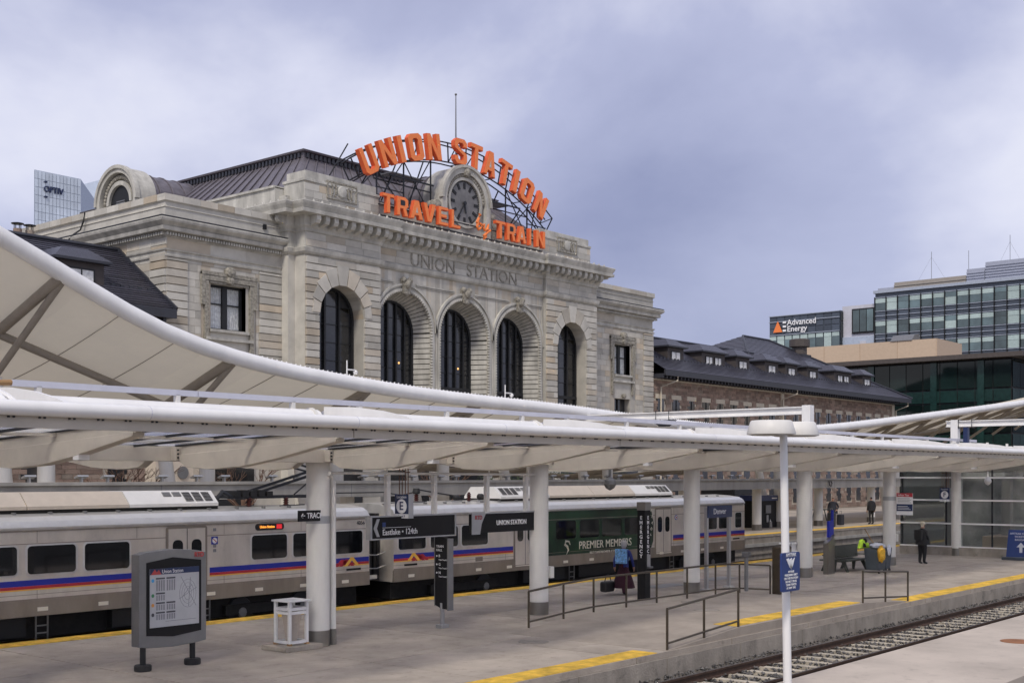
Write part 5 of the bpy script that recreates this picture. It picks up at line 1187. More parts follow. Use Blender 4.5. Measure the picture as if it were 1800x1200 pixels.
# ================================================================ STREET LAMP on the foreground platform
lp = thing('platform_lamp', (17.55, 9.0, 0), 'white lamp post with two drum shaped lamp heads on the foreground platform', 'lamp post')
MB().tube([(17.60, 9.0, 0), (17.45, 9.0, 4.32)], [.068, .06], 16).build('pole', 'white_paint', lp, smooth=True)
for s in (-1, 1):
    c = (17.45 + s * .40, 9.0, 4.28); h = MB().lathe([(.37, 0), (.375, .015), (.32, .20), (.30, .215)], c, 28).build('lamp_head', 'white_soft', lp, smooth=True)
    MB().lathe([(.31, -.012), (.34, -.004)], c, 24).build('lens', 'sign_silver', h)
MB().box(17.25, 17.65, 8.92, 9.08, 4.30, 4.46).build('bracket', 'white_soft', lp, bevel=.02)
ps = thing('track_warning_sign', (17.65, 8.9, 1.6), 'blue AMTRAK do not cross train tracks sign on the lamp post', 'sign')
d45 = Matrix.Rotation(R(-14), 3, 'Z')
sx0, sx1 = 17.38, 17.86; 
pbd = MB().prism(rrect(17.28, 17.88, 1.86, 2.46, .04), 'y', 8.80, 8.83).build('panel', 'sign_blue', ps)
text('sign_text', 'AMTRAK', .085, (17.58, 8.795, 2.42), 'white_print', ps, ext=.002)
for i in range(3):
    MB().prism([(17.42 + .1 * i, 2.36 - .01 * i), (17.5 + .1 * i, 2.375), (17.56 + .04 * i, 2.26), (17.60 - .01 * i, 2.2), (17.53 + .02 * i, 2.23)], 'y', 8.793, 8.799).build('sign_arrow', 'white_print', ps)
for i, s in enumerate(('AMTRAK', 'PERSONNEL ONLY', 'ON THIS PLATFORM', 'DO NOT CROSS', 'TRAIN TRACKS', 'AT ANY TIME')): text('sign_text', s, .05, (17.58, 8.795, 2.16 - .05 * i), 'white_print', ps, ext=.002)

for o_ in [q for q in bpy.data.objects if q.parent == ps]: o_.location.x -= .27
# ================================================================ PLATFORM FURNITURE
mp_ = thing('map_display', (13.6, 19.9, 0), 'grey framed RTD transit map display standing on two black posts', 'map display')
for x in (13.12, 14.22):
    MB().tube([(x, 19.9, 0), (x, 19.9, .62)], .055, 12).build('post', 'rubber', mp_, smooth=True); MB().lathe([(.15, 0), (.16, .02), (.16, .1), (.14, .12)], (x, 19.9, 0), 18).build('foot', 'rubber', mp_)
cab = [(12.75, .46), (12.95, .43), (13.6, .40), (14.25, .43), (14.5, .46), (14.5, 2.16), (14.25, 2.21), (13.6, 2.25), (12.95, 2.21), (12.75, 2.17)]
MB().prism(cab, 'y', 19.80, 20.06).build('cabinet', 'sign_grey', mp_, bevel=.012)
MB().prism([(12.93, .66), (13.6, .60), (14.35, .66), (14.35, 2.02), (13.6, 2.1), (12.93, 2.02)], 'y', 19.785, 19.80).build('glazed_door', 'sign_black', mp_)
po = MB().box(13.0, 14.28, 19.775, 19.784, .80, 1.9).build('poster', 'poster', mp_)
piece('poster_band', 'sign_navy', po, 13.0, 14.28, 19.771, 19.775, 1.79, 1.9); text('poster_title', 'Union Station', .10, (13.3, 19.769, 1.84), 'white_print', po, ext=.001, align='LEFT')
MB().prism([(13.02, 1.79), (13.12, 1.89), (13.17, 1.83), (13.22, 1.88), (13.29, 1.79)], 'y', 19.768, 19.771).build('poster_mark', 'logo_red', po)
for z, m in ((1.68, 'dot_blue'), (1.4, 'dot_green'), (1.22, 'dot_orange'), (1.04, 'print_dark')):
    MB().lathe([(.035, 0), (.035, .004)], (13.07, 19.769, z), 14, 'y').build('route_dot', m, po)
    for c_ in range(2 if z != 1.4 else 1):
        piece('table_heading', 'print_dark', po, 13.15 + .27 * c_, 13.38 + .27 * c_, 19.772, 19.775, z + .02, z + .05)
        for k in range(4): piece('timetable_column', 'print_grey', po, 13.16 + .27 * c_ + .06 * k, 13.195 + .27 * c_ + .06 * k, 19.772, 19.775, z - (.2 if z > 1.6 else .1), z + .005)
mpn = MB()
for k in range(3): mpn.tube([(13.98 + (.10 + .06 * k) * math.cos(t), 19.773, 1.4 + (.13 + .07 * k) * math.sin(t)) for t in [R(24 * i) for i in range(16)]], .003, 4)
for a, b in (((13.8, 1.72), (14.2, 1.15)), ((13.85, 1.35), (14.08, 1.55)), ((13.75, 1.3), (14.22, 1.5)), ((14.0, 1.15), (14.05, 1.7))): mpn.bar((a[0], 19.773, a[1]), (b[0], 19.773, b[1]), .004, .008)
mpn.build('street_map', 'print_grey', po); piece('poster_rule', 'print_dark', po, 13.4, 14.2, 19.772, 19.775, .9, .905)
text('maker_logo', 'RTD', .13, (14.3, 19.79, 2.12), 'logo_red', mp_, ext=.003, bold=.004)
for o_ in [q for q in bpy.data.objects if q.parent == mp_ and not q.name.startswith(('post.', 'foot.')) and q.name not in ('post', 'foot')]:
    o_.scale.x *= .853; o_.location.x = o_.location.x * .853 + .102
lc = thing('lantern_litter_bin', (16.75, 20.0, 0), 'white open-framed litter bin with flat top on concrete pad', 'litter bin')
MB().box(16.3, 17.3, 19.62, 20.42, 0, .11).build('plinth', 'concrete_kerb', lc, bevel=.015)
for x in (16.54, 17.0):
    for y in (19.79, 20.23): piece('corner_post', 'white_paint', lc, x - .03, x + .03, y - .03, y + .03, .13, 1.02); piece('foot', 'wood', lc, x - .04, x + .04, y - .04, y + .04, .11, .15)
for z in (.17, .78, .86):
    for y in (19.79, 20.23): piece('rail', 'white_paint', lc, 16.54, 17.0, y - .02, y + .02, z - .03, z + .03)
    for x in (16.54, 17.0): piece('rail', 'white_paint', lc, x - .02, x + .02, 19.79, 20.23, z - .03, z + .03)
MB().box(16.47, 17.07, 19.72, 20.3, 1.01, 1.045).build('top', 'white_paint', lc, bevel=.008); MB().lathe([(.12, 0), (.21, .58), (.22, .6), (.2, .6), (.11, .02)], (16.77, 20.01, .18), 14).build('liner', 'concrete_light', lc, smooth=True)
vs_ = thing('vertical_sign', (21.4, 20.0, 0), 'tall narrow black train information sign on a single grey post', 'sign')
MB().tube([(21.4, 20, 0), (21.4, 20, .6)], .055, 12).build('post', 'sign_silver', vs_, smooth=True); MB().box(21.27, 21.53, 19.9, 20.1, 0, .09).build('foot', 'sign_silver', vs_, bevel=.01)
MB().prism([(20.2, .54), (20.0, .47), (19.8, .45), (19.8, 2.13), (19.95, 2.17), (20.2, 2.19)], 'x', 21.36, 21.52).build('panel', 'sign_black', vs_); piece('edge_trim', 'sign_grey', vs_, 21.35, 21.53, 19.76, 19.8, .43, 2.14); piece('edge_trim', 'sign_grey', vs_, 21.35, 21.53, 20.2, 20.22, .52, 2.2)
for z, s in ((1.95, 'TRAIN'), (1.86, 'HALL')): text('sign_text', s, .085, (21.355, 20.16, z), 'white_print', vs_, face='-X', ext=.002, align='LEFT')
for z, s in ((1.72, 'B'), (1.52, 'G'), (1.32, 'N')): text('sign_text', s, .09, (21.355, 20.08, z), 'white_print', vs_, face='-X', ext=.002, align='LEFT'); text('sign_text', 'Train Track 2', .05, (21.355, 20.08, z - .09), 'white_print', vs_, face='-X', ext=.002, align='LEFT'); MB().lathe([(.022, 0), (.022, .004)], (21.354, 20.14, z), 8, 'x').build('sign_dot', 'white_print', vs_)
em = thing('emergency_pillar', (30.05, 20.0, 0), 'dark square pillar with vertical EMERGENCY lettering', 'help point')
MB().box(29.91, 30.19, 19.86, 20.14, 0, 2.62).build('shaft', 'sign_black', em, bevel=.01); MB().box(29.90, 30.20, 19.85, 20.15, 2.62, 2.86).build('cap', 'sleeve', em); piece('call_panel', 'sign_silver', em, 30.0, 30.16, 19.84, 19.86, .98, 1.32); piece('call_shelf', 'sign_grey', em, 30.0, 30.2, 19.77, 19.86, .93, .98)
for i, ch in enumerate('EMERGENCY'): text('sign_letter', ch, .145, (30.06, 19.855, 2.4 - .14 * i), 'white_print', em, ext=.003, bold=.004); text('sign_letter', ch, .145, (29.905, 20.0, 2.4 - .14 * i), 'white_print', em, face='-X', ext=.003, bold=.004)
# hanging signs on a pipe frame
hs = thing('hanging_sign', (20.4, 20, 2.2), 'black hanging sign with arrow reading Eastlake 124th', 'sign')
MB().box(19.05, 21.8, 19.97, 20.09, 2.22, 2.70).build('panel', 'sign_black', hs)
for a in ((19.0, 19.05, 2.2, 2.72), (21.8, 21.84, 2.2, 2.72)): piece('frame', 'sign_silver', hs, a[0], a[1], 19.95, 20.11, a[2], a[3])
for z in (2.19, 2.70): piece('frame', 'sign_silver', hs, 19.0, 21.84, 19.95, 20.11, z, z + .03)
MB().prism([(19.1, 2.45), (19.2, 2.66), (19.29, 2.66), (19.2, 2.45), (19.29, 2.26), (19.2, 2.26)], 'y', 19.955, 19.968).build('arrow', 'sign_silver', hs)
text('sign_text', 'Eastlake • 124th', .19, (19.38, 19.964, 2.35), 'white_print', hs, align='LEFT', sx=.92); piece('sign_rule', 'white_print', hs, 19.38, 20.3, 19.962, 19.968, 2.455, 2.463); piece('route_badge', 'sign_blue', hs, 19.38, 19.48, 19.96, 19.968, 2.48, 2.58)
hu = thing('hanging_sign', (23.8, 20, 2.2), 'black hanging sign reading UNION STATION with grey RTD end', 'sign')
MB().box(22.45, 25.22, 19.97, 20.09, 2.22, 2.69).build('panel', 'sign_black', hu); MB().prism([(22.42, 2.19), (22.72, 2.19), (22.78, 2.45), (22.95, 2.72), (22.42, 2.72)], 'y', 19.955, 19.969).build('grey_end', 'sign_silver', hu); piece('frame', 'sign_silver', hu, 22.42, 25.25, 19.95, 20.11, 2.69, 2.72)
text('maker_logo', 'RTD', .14, (22.66, 19.95, 2.6), 'logo_red', hu, ext=.003, bold=.004); text('sign_text', 'UNION STATION', .17, (23.95, 19.964, 2.45), 'white_print', hu, bold=.003, sx=.9)
for o_, xs_ in ((hs, (19.6, 21.15)), (hu, (23.05, 24.6))):
    for x in xs_: piece('hanger', 'white_soft', o_, x - .055, x + .055, 19.98, 20.08, 2.7, 3.68)
hp_ = thing('sign_support_pipe', (22, 20, 3.66), 'thin white horizontal pipe carrying the two black hanging signs', 'pipe'); MB().tube([(17.8, 19.95, 3.70), (25.4, 19.95, 3.66)], .03, 8).build('pipe', 'white_soft', hp_)
for q in (19.5, 21.2, 23.05, 24.6): MB().tube([(q, 19.95, 3.68), (q, 19.95, 3.95)], .02, 6).build('drop_rod', 'white_soft', hp_)
def loc_sign(ch, x, y0, y1, z0, z1, label):
    t = thing('location_sign', (x, (y0 + y1) / 2, z0), label, 'sign'); m, zz = (y0 + y1) / 2, (z0 + z1) / 2
    MB().box(x, x + .14, y0, y1, z0, z1).build('panel', 'sign_navy', t); piece('side_return', 'sign_silver', t, x, x + .15, y0 - .012, y0, z0, z1); piece('lower_band', 'white_print', t, x - .005, x, y0, y1, z0, z0 + .1)
    MB().lathe([(.165, 0), (.165, .006)], (x - .01, m, zz), 24, 'x').build('disc', 'white_print', t); text('sign_letter', ch, .27, (x - .014, m, zz), 'sign_navy', t, face='-X', ext=.003, bold=.004); text('sign_text', 'Location', .09, (x - .004, m, z1 - .06), 'white_print', t, face='-X', ext=.002); text('sign_text', 'Track 8', .07, (x - .008, m, z0 + .05), 'sign_navy', t, face='-X', ext=.002)
    for q in (-.14, -.05, .05, .14): MB().tube([(x + .07, m + q, z1), (x + .07, m + q, 3.8)], .012, 5).build('hanger_rod', 'bark', t)
    MB().tube([(x + .07, m - .2, 3.72), (x + .07, m + .2, 3.72)], .012, 5).build('hanger_crossbar', 'bark', t)
loc_sign('E', 20.0, 19.75, 20.19, 2.66, 3.21, 'navy location sign lettered E hanging above the left black sign'); loc_sign('F', 53.6, 19.62, 20.06, 2.48, 3.08, 'navy location sign lettered F hanging beside the far right column')
tk = thing('track_sign', (17.0, 19.9, 2.68), 'small black TRACK 2 sign fixed to the nearest column', 'sign'); MB().box(16.78, 17.5, 19.78, 19.82, 2.68, 2.91).build('panel', 'sign_black', tk); text('sign_text', '← TRACK 2', .16, (16.83, 19.775, 2.795), 'white_print', tk, align='LEFT', ext=.002, bold=.003, sx=.85)
sf = thing('safety_notice', (48.0, 19.4, 2.04), 'red white and navy safety notice hung on the fifth column', 'sign')
MB().box(48.0, 48.03, 19.06, 19.72, 2.04, 2.92).build('panel', 'white_print', sf); piece('red_band', 'stripe_red', sf, 47.992, 48.0, 19.06, 19.72, 2.77, 2.92); piece('navy_band', 'sign_navy', sf, 47.992, 48.0, 19.06, 19.72, 2.2, 2.48); text('sign_text', 'Safety Tips', .11, (47.988, 19.68, 2.84), 'white_print', sf, face='-X', align='LEFT', ext=.002)
for k in range(4): piece('text_line', 'print_grey', sf, 47.994, 48.0, 19.12 + .06 * (k % 2), 19.68, 2.53 + .055 * k, 2.55 + .055 * k)
for k in range(3): piece('text_line', 'white_print', sf, 47.988, 47.992, 19.14 + .06 * k, 19.68, 2.26 + .06 * k, 2.28 + .06 * k)
ds = thing('platform_name_sign', (34.3, 20.0, 0), 'blue Denver name sign on two grey posts behind the handrail', 'sign')
for x in (33.6, 35.0): piece('post', 'sign_silver', ds, x - .05, x + .05, 19.95, 20.05, 0, 2.62); piece('foot', 'sign_silver', ds, x - .14, x + .14, 19.86, 20.14, 0, .06)
MB().box(33.56, 35.04, 19.90, 19.95, 2.30, 2.68).build('panel', 'sign_navy', ds); text('sign_text', 'Denver', .26, (34.25, 19.895, 2.49), 'white_print', ds)
gp = thing('grey_bollard_post', (33.0, 17.2, .2), 'grey post standing at the corner of the long handrail', 'post'); MB().tube([(32.45, 17.95, .2), (32.45, 17.95, 1.25)], .06, 10).build('shaft', 'sign_grey', gp); MB().box(32.35, 32.55, 17.85, 18.05, 1.22, 1.36).build('cap', 'sign_grey', gp)
cp = thing('control_cabinet', (33.4, 17.5, 0), 'plain bronze cabinet panel behind the blue lamp post sign', 'cabinet'); MB().box(33.0, 33.7, 17.1, 17.4, .1, 1.52).build('body', 'bronze', cp, bevel=.03); MB().box(33.05, 33.65, 17.09, 17.1, .2, 1.42).build('door', 'sleeve', cp)
wb = thing('white_utility_box', (39.6, 20.5, 0), 'small white utility box left of the fourth column', 'box'); MB().box(39.75, 40.2, 20.2, 20.6, 0, 1.18).build('body', 'white_paint', wb, bevel=.02); MB().box(39.7, 40.25, 20.15, 20.65, 1.18, 1.24).build('lid', 'white_paint', wb)
# handrails
def handrail(pts, label, r=.028, hgt=.86):
    t = thing('handrail', (pts[0][0], pts[0][1], pts[0][2]), label, 'handrail', 'bronze handrails on the ramp')
    top = [(x, y, z + hgt) for x, y, z in pts]; low = [(x, y, z + .14) for x, y, z in pts]
    MB().tube(top, r, 8).build('top_rail', 'bronze', t, smooth=True); MB().tube(low, r * .85, 8).build('lower_rail', 'bronze', t, smooth=True)
    for x, y, z in pts: MB().tube([(x, y, z), (x, y, z + hgt)], r, 8).build('post', 'bronze', t, smooth=True)
def rz(x): return ramp_z(x)
handrail([(x, 18.15, rz(x)) for x in (22.4, 23.75, 25.0, 26.45, 27.9, 29.45, 31.0, 32.4)] + [(32.9, 17.4, rz(32.9))], 'long bronze handrail running along the back of the boarding ramp')
handrail([(x, 13.84, rz(x)) for x in (21.67, 23.15, 24.65)], 'short sloping bronze handrail at the near edge of the ramp')
handrail([(x, 13.84, rz(x)) for x in (31.4, 32.9, 34.5)], 'short level bronze handrail at the right end of the ramp')
# bench, totem, cleaning cart
bn = thing('bench', (44.4, 20.2, 0), 'back to back dark green metal bench left of the cleaning cart', 'bench')
for s in (-1, 1):
    piece('seat', 'bench_green', bn, 43.2, 45.2, 20.2 + s * .12, 20.2 + s * .58, .40, .45)
    MB().add([(43.2, 20.2 + s * .08, .5), (45.2, 20.2 + s * .08, .5), (45.2, 20.2 + s * .02, .98), (43.2, 20.2 + s * .02, .98)], [(0, 1, 2, 3)]).build('backrest', 'bench_green', bn)
for x in (43.35, 45.05):
    MB().prism([(19.65, 0), (19.75, 0), (19.95, .36), (20.15, .36), (20.2, 0), (20.28, 0), (20.3, .36), (20.5, .36), (20.68, 0), (20.78, 0), (20.6, .44), (19.82, .44)], 'x', x - .03, x + .03).build('leg_frame', 'bench_green', bn)
    MB().box(x - .03, x + .03, 19.68, 20.72, .58, .62).build('armrest', 'bench_green', bn)
tt = thing('ticket_validator', (42.2, 19.9, 0), 'bronze slant topped validator totem with tall blue pole beside it', 'totem')
MB().prism([(41.9, 0), (42.45, 0), (42.45, 1.45), (41.9, 1.15)], 'y', 19.8, 20.0).build('body', 'sleeve', tt); MB().tube([(42.55, 19.95, 0), (42.55, 19.95, 2.35)], .055, 10).build('blue_pole', 'stripe_blue', tt, smooth=True); MB().box(42.2, 42.5, 19.9, 20.0, 1.35, 1.95).build('blue_flag', 'stripe_blue', tt)
ct = thing('cleaning_cart', (44.3, 18.7, 0), 'grey wheeled cleaning cart piled with yellow bag, plastic bags and broom', 'cart')
for x0, x1, y0 in ((43.45, 44.15, 18.5), (44.2, 44.75, 18.55)):
    MB().add([(x0 + .07, y0 + .06, .12), (x1 - .07, y0 + .06, .12), (x1 - .07, y0 + .56, .12), (x0 + .07, y0 + .56, .12), (x0, y0, .92), (x1, y0, .92), (x1, y0 + .62, .92), (x0, y0 + .62, .92)], [(0, 3, 2, 1), (4, 5, 6, 7), (0, 1, 5, 4), (1, 2, 6, 5), (2, 3, 7, 6), (3, 0, 4, 7)]).build('bin', 'bin_grey', ct, bevel=.03)
    for x in (x0 + .12, x1 - .12): MB().lathe([(.07, 0), (.07, .05)], (x, y0 + .05, .07), 10, 'y').build('wheel', 'rubber', ct)
def lump(name, m, c, rad, parent, seed, n=10):
    r_ = random.Random(seed); mb = MB(); vs = []; fs = []
    for i in range(n + 1):
        for k in range(12):
            a, b = math.pi * i / n, 2 * math.pi * k / 12; q = 1 + r_.uniform(-.18, .18); vs.append((c[0] + rad[0] * q * math.sin(a) * math.cos(b), c[1] + rad[1] * q * math.sin(a) * math.sin(b), c[2] + rad[2] * q * math.cos(a)))
    for i in range(n):
        for k in range(12): fs.append((i * 12 + k, i * 12 + (k + 1) % 12, (i + 1) * 12 + (k + 1) % 12, (i + 1) * 12 + k))
    return mb.add(vs, fs).build(name, m, parent, smooth=True)
lump('yellow_bag', 'bag_yellow', (43.55, 18.48, .72), (.22, .12, .3), ct, 1); lump('plastic_bag', 'plastic_bag', (43.8, 18.75, 1.0), (.38, .26, .12), ct, 2); lump('plastic_bag', 'plastic_bag', (44.3, 18.5, .84), (.12, .07, .2), ct, 3)
MB().tube([(44.1, 18.9, .9), (43.7, 19.2, 1.65)], .016, 6).build('broom_handle', 'wood', ct); MB().tube([(44.6, 18.9, .9), (44.62, 18.9, 1.35)], .012, 6).build('mop_handle', 'rubber', ct)
hv = thing('hi_vis_jacket', (43.9, 19.3, 1.0), 'bright yellow green hi-vis jacket draped behind the cleaning cart', 'jacket'); MB().prism([(43.25, .92), (43.35, 1.08), (43.5, 1.26), (43.62, 1.22), (43.8, 1.05), (43.98, 1.12), (44.1, .98), (44.12, .92)], 'y', 19.16, 19.3).build('cloth', 'hivis', hv, bevel=.03); MB().prism([(43.45, .96), (43.5, 1.12), (43.66, 1.08), (43.75, .96)], 'y', 19.14, 19.16).build('dark_lining', 'cloth_black', hv); lump('collar', 'cloth_black', (43.9, 19.28, 1.17), (.11, .09, .1), hv, 5)
# glass enclosure at the right end
ge = thing('glass_enclosure', (55.3, 18, 0), 'glass walled stair enclosure with white horizontal rails at the right end', 'glass enclosure')
GXx = 55.45
MB().box(GXx - .1, GXx + .1, 6.0, 22.6, 0, .38).build('plinth', 'concrete_kerb', ge)
for z0, z1 in ((.42, 1.42), (1.48, 2.48), (2.54, 3.5), (3.56, 4.4)):
    for k in range(8): y0 = 22.5 - 2.05 * k; MB().quad((GXx, y0 - .02, z0), (GXx, y0 - 2.03, z0), (GXx, y0 - 2.03, z1), (GXx, y0 - .02, z1)).build('pane', 'box_glass', ge)
for z in (.40, 1.45, 2.51, 3.53): piece('white_rail', 'white_paint', ge, GXx - .08, GXx - .01, 6, 22.6, z - .035, z + .035)
for k in range(9): piece('glass_joint', 'frame_dark', ge, GXx - .01, GXx + .03, 22.5 - 2.05 * k - .035, 22.5 - 2.05 * k + .035, .4, 4.4)
MB().box(GXx, 64, 22.5, 22.6, 0, 4.4).build('side_glass', 'box_glass', ge); MB().box(63.9, 64, 6, 22.5, 0, 4.4).build('rear_wall', 'interior', ge)
for i in range(6): 
    y = 21 - 2.6 * i; piece('inner_column', 'concrete_beam', ge, 57.5, 57.9, y - .2, y + .2, .1, 4.4)
MB().bar((57.0, 15, 1.0), (57.0, 10, 2.6), .08).bar((57.0, 15, .3), (57.0, 10, 1.9), .3).bar((57.0, 19.0, 1.0), (57.0, 16.0, 1.0), .06).build('stair_rail', 'concrete_beam', ge); MB().box(56, 63, 16, 19, .1, .9).build('counter', 'tan_panel', ge)
bs = thing('a_frame_sign', (54.4, 17.0, 0), 'blue Amtrak ticketing sign with white arrow at the right frame edge', 'sign')
MB().add([(54.2, 17.4, .12), (54.2, 16.2, .12), (54.55, 16.2, 1.28), (54.55, 17.4, 1.28), (54.3, 17.4, .12), (54.3, 16.2, .12), (54.65, 16.2, 1.28), (54.65, 17.4, 1.28)], [(0, 1, 2, 3), (4, 7, 6, 5), (0, 3, 7, 4), (1, 5, 6, 2), (3, 2, 6, 7), (0, 4, 5, 1)]).build('panel', 'sign_blue', bs); MB().box(53.9, 54.8, 16.1, 17.5, 0, .13).build('base', 'bin_grey', bs, bevel=.03)
for i, s in enumerate(('AMTRAK STATION', 'TICKETING', 'BAGGAGE')): text('sign_text', s, .12, (54.44 - .045 * i, 16.8, 1.12 - .13 * i), 'white_print', bs, face='-X', ext=.003)
MB().prism([(16.86, .3), (16.74, .3), (16.74, .55), (16.62, .55), (16.8, .75), (16.98, .55), (16.86, .55)], 'x', 54.26, 54.29).build('arrow', 'white_print', bs)
# far platform things
kk = thing('ticket_kiosk', (62.6, 33.4, .68), 'dark blue ticket machine kiosk on the far platform beyond the train', 'kiosk')
MB().box(61.3, 64.2, 33, 34.2, .68, 2.2).build('body', 'sign_black', kk); MB().box(61.2, 64.3, 32.9, 34.3, 2.2, 2.5).build('header', 'kiosk_blue', kk); piece('header_stripe', 'white_print', kk, 62.4, 63.0, 32.89, 32.9, 2.31, 2.37)
for x in (61.8, 63.2): piece('screen', 'sign_grey', kk, x, x + .6, 32.95, 33.0, 1.5, 1.95); piece('keypad', 'sign_silver', kk, x + .1, x + .3, 32.95, 33, 1.0, 1.4)
su = thing('suitcase', (65.5, 30.7, .68), 'black upright suitcase on the far platform beside the waiting person', 'suitcase'); MB().box(65.2, 65.75, 30.6, 30.9, .74, 1.5).build('shell', 'bag_black', su, bevel=.05); MB().tube([(65.3, 30.75, 1.5), (65.3, 30.75, 1.72), (65.6, 30.75, 1.72), (65.6, 30.75, 1.5)], .015, 6).build('handle', 'sign_grey', su)
for x in (65.3, 65.65): MB().lathe([(.05, 0), (.05, .05)], (x, 30.62, .73), 8, 'y').build('wheel', 'rubber', su)
s3 = thing('suitcase', (66.9, 30.8, .68), 'dark grey suitcase right of the person waiting on the far platform', 'suitcase'); MB().box(66.7, 67.1, 30.7, 31.0, .74, 1.35).build('shell', 'cloth_dark', s3, bevel=.04); MB().tube([(66.8, 30.85, 1.35), (66.8, 30.85, 1.55), (67.0, 30.85, 1.55), (67.0, 30.85, 1.35)], .015, 6).build('handle', 'sign_grey', s3)
for x0, x1, y, m, nm, lb_ in ((70.5, 73.8, 40.0, 'sign_black', 'news_stand', 'dark kiosk shed behind the far platform columns'), (25.2, 29.5, 44.5, 'frame_dark', 'shop_front', 'dark glazed shop front behind the concrete beam at left')):
    t = thing(nm, ((x0 + x1) / 2, y, .5), lb_, 'kiosk'); MB().box(x0, x1, y, y + 2.4, .5, 3.1).build('body', m, t, bevel=.03); MB().box(x0 - .15, x1 + .15, y - .3, y + 2.5, 3.1, 3.25).build('roof', 'roof_brown', t); MB().box(x0 + .2, x1 - .2, y - .03, y, 1.4, 2.9).build('window', 'glass_dark', t)
tb = thing('picnic_table', (73.5, 35.4, .68), 'small outdoor table with splayed legs on the far platform', 'table'); MB().box(72.9, 74.1, 35.0, 35.7, 1.38, 1.44).build('top', 'bench_green', tb)
for s in (-1, 1):
    for y in (35.1, 35.6): MB().bar((73.5 + s * .2, y, 1.38), (73.5 + s * .55, y, .68), .05).build('leg', 'bench_green', tb)
th = thing('track_sign', (63.0, 31.0, 3.45), 'small black TRACK 1 sign standing on the concrete beam', 'sign'); MB().box(50.2, 51.5, 31.1, 31.14, 3.47, 3.72).build('panel', 'sign_black', th); text('sign_text', 'TRACK 1 →', .17, (50.85, 31.09, 3.6), 'white_print', th, ext=.002)
# bare trees on the forecourt
def bare_tree(x, y, h, seed, label):
    t = thing('bare_tree', (x, y, .5), label, 'tree', 'leafless trees before the station'); r_ = random.Random(seed); tr_ = MB(); tr_.tube([(x, y, .5), (x + .05, y, 1.6), (x, y + .05, 2.6)], [.13, .11, .09], 8); tr_.build('trunk', 'bark', t, smooth=True); br = MB()
    def grow(p, d, L, r, k):
        q = p + d * L; br.tube([p, (p + q) / 2 + Vector((r_.uniform(-.05, .05), r_.uniform(-.05, .05), 0)), q], [r, r * .8, r * .6], 5)
        if k:
            for _ in range(3): grow(q, (d + Vector((r_.uniform(-.7, .7), r_.uniform(-.7, .7), r_.uniform(-.15, .5)))).normalized(), L * r_.uniform(.6, .85), r * .58, k - 1)
    for i in range(6):
        a = 2 * math.pi * i / 6 + r_.random(); grow(Vector((x, y, 1.7 + .15 * i)), Vector((math.cos(a) * .75, math.sin(a) * .75, .65)).normalized(), h * .22, .045, 3)
    br.build('crown', 'bark', t)
bare_tree(26.0, 40.5, 4.2, 11, 'bare reddish tree seen in the gap under the canopy at far left'); bare_tree(32.6, 42.0, 4.2, 12, 'bare tree in the gap between the first column and the left hanging sign'); bare_tree(44.5, 41.5, 4.2, 13, 'bare tree behind the navy E sign hangers')
acu = thing('wall_air_unit', (30.2, 45, .5), 'tan box with two round fans in the gap below the left canopy', 'air unit'); MB().box(30.3, 32.2, 45, 45.8, 2.0, 4.6).build('case', 'ac_unit', acu)
for i in (0, 1): MB().lathe([(.28, 0), (.28, .05), (.2, .06)], (30.8 + .85 * i, 44.95, 3.75), 16, 'y').build('fan', 'sign_grey', acu)
hg = thing('clipped_hedge', (58, 45.5, .5), 'low dark green hedge in front of the station under the canopy', 'hedge'); hb = MB(); rr2 = random.Random(9)
for i in range(5000):
    x, y, z = rr2.uniform(52, 66), rr2.uniform(45, 46.2), rr2.uniform(.7, 4.0); s = .09; d = Vector((rr2.uniform(-1, 1), rr2.uniform(-1, 1), rr2.uniform(-1, 1))).normalized(); e_ = d.orthogonal().normalized(); p = Vector((x, y, z)); hb.quad(p - d * s, p + e_ * s * .5, p + d * s, p - e_ * s * .5)
hb.build('leaves', 'hedge', hg)

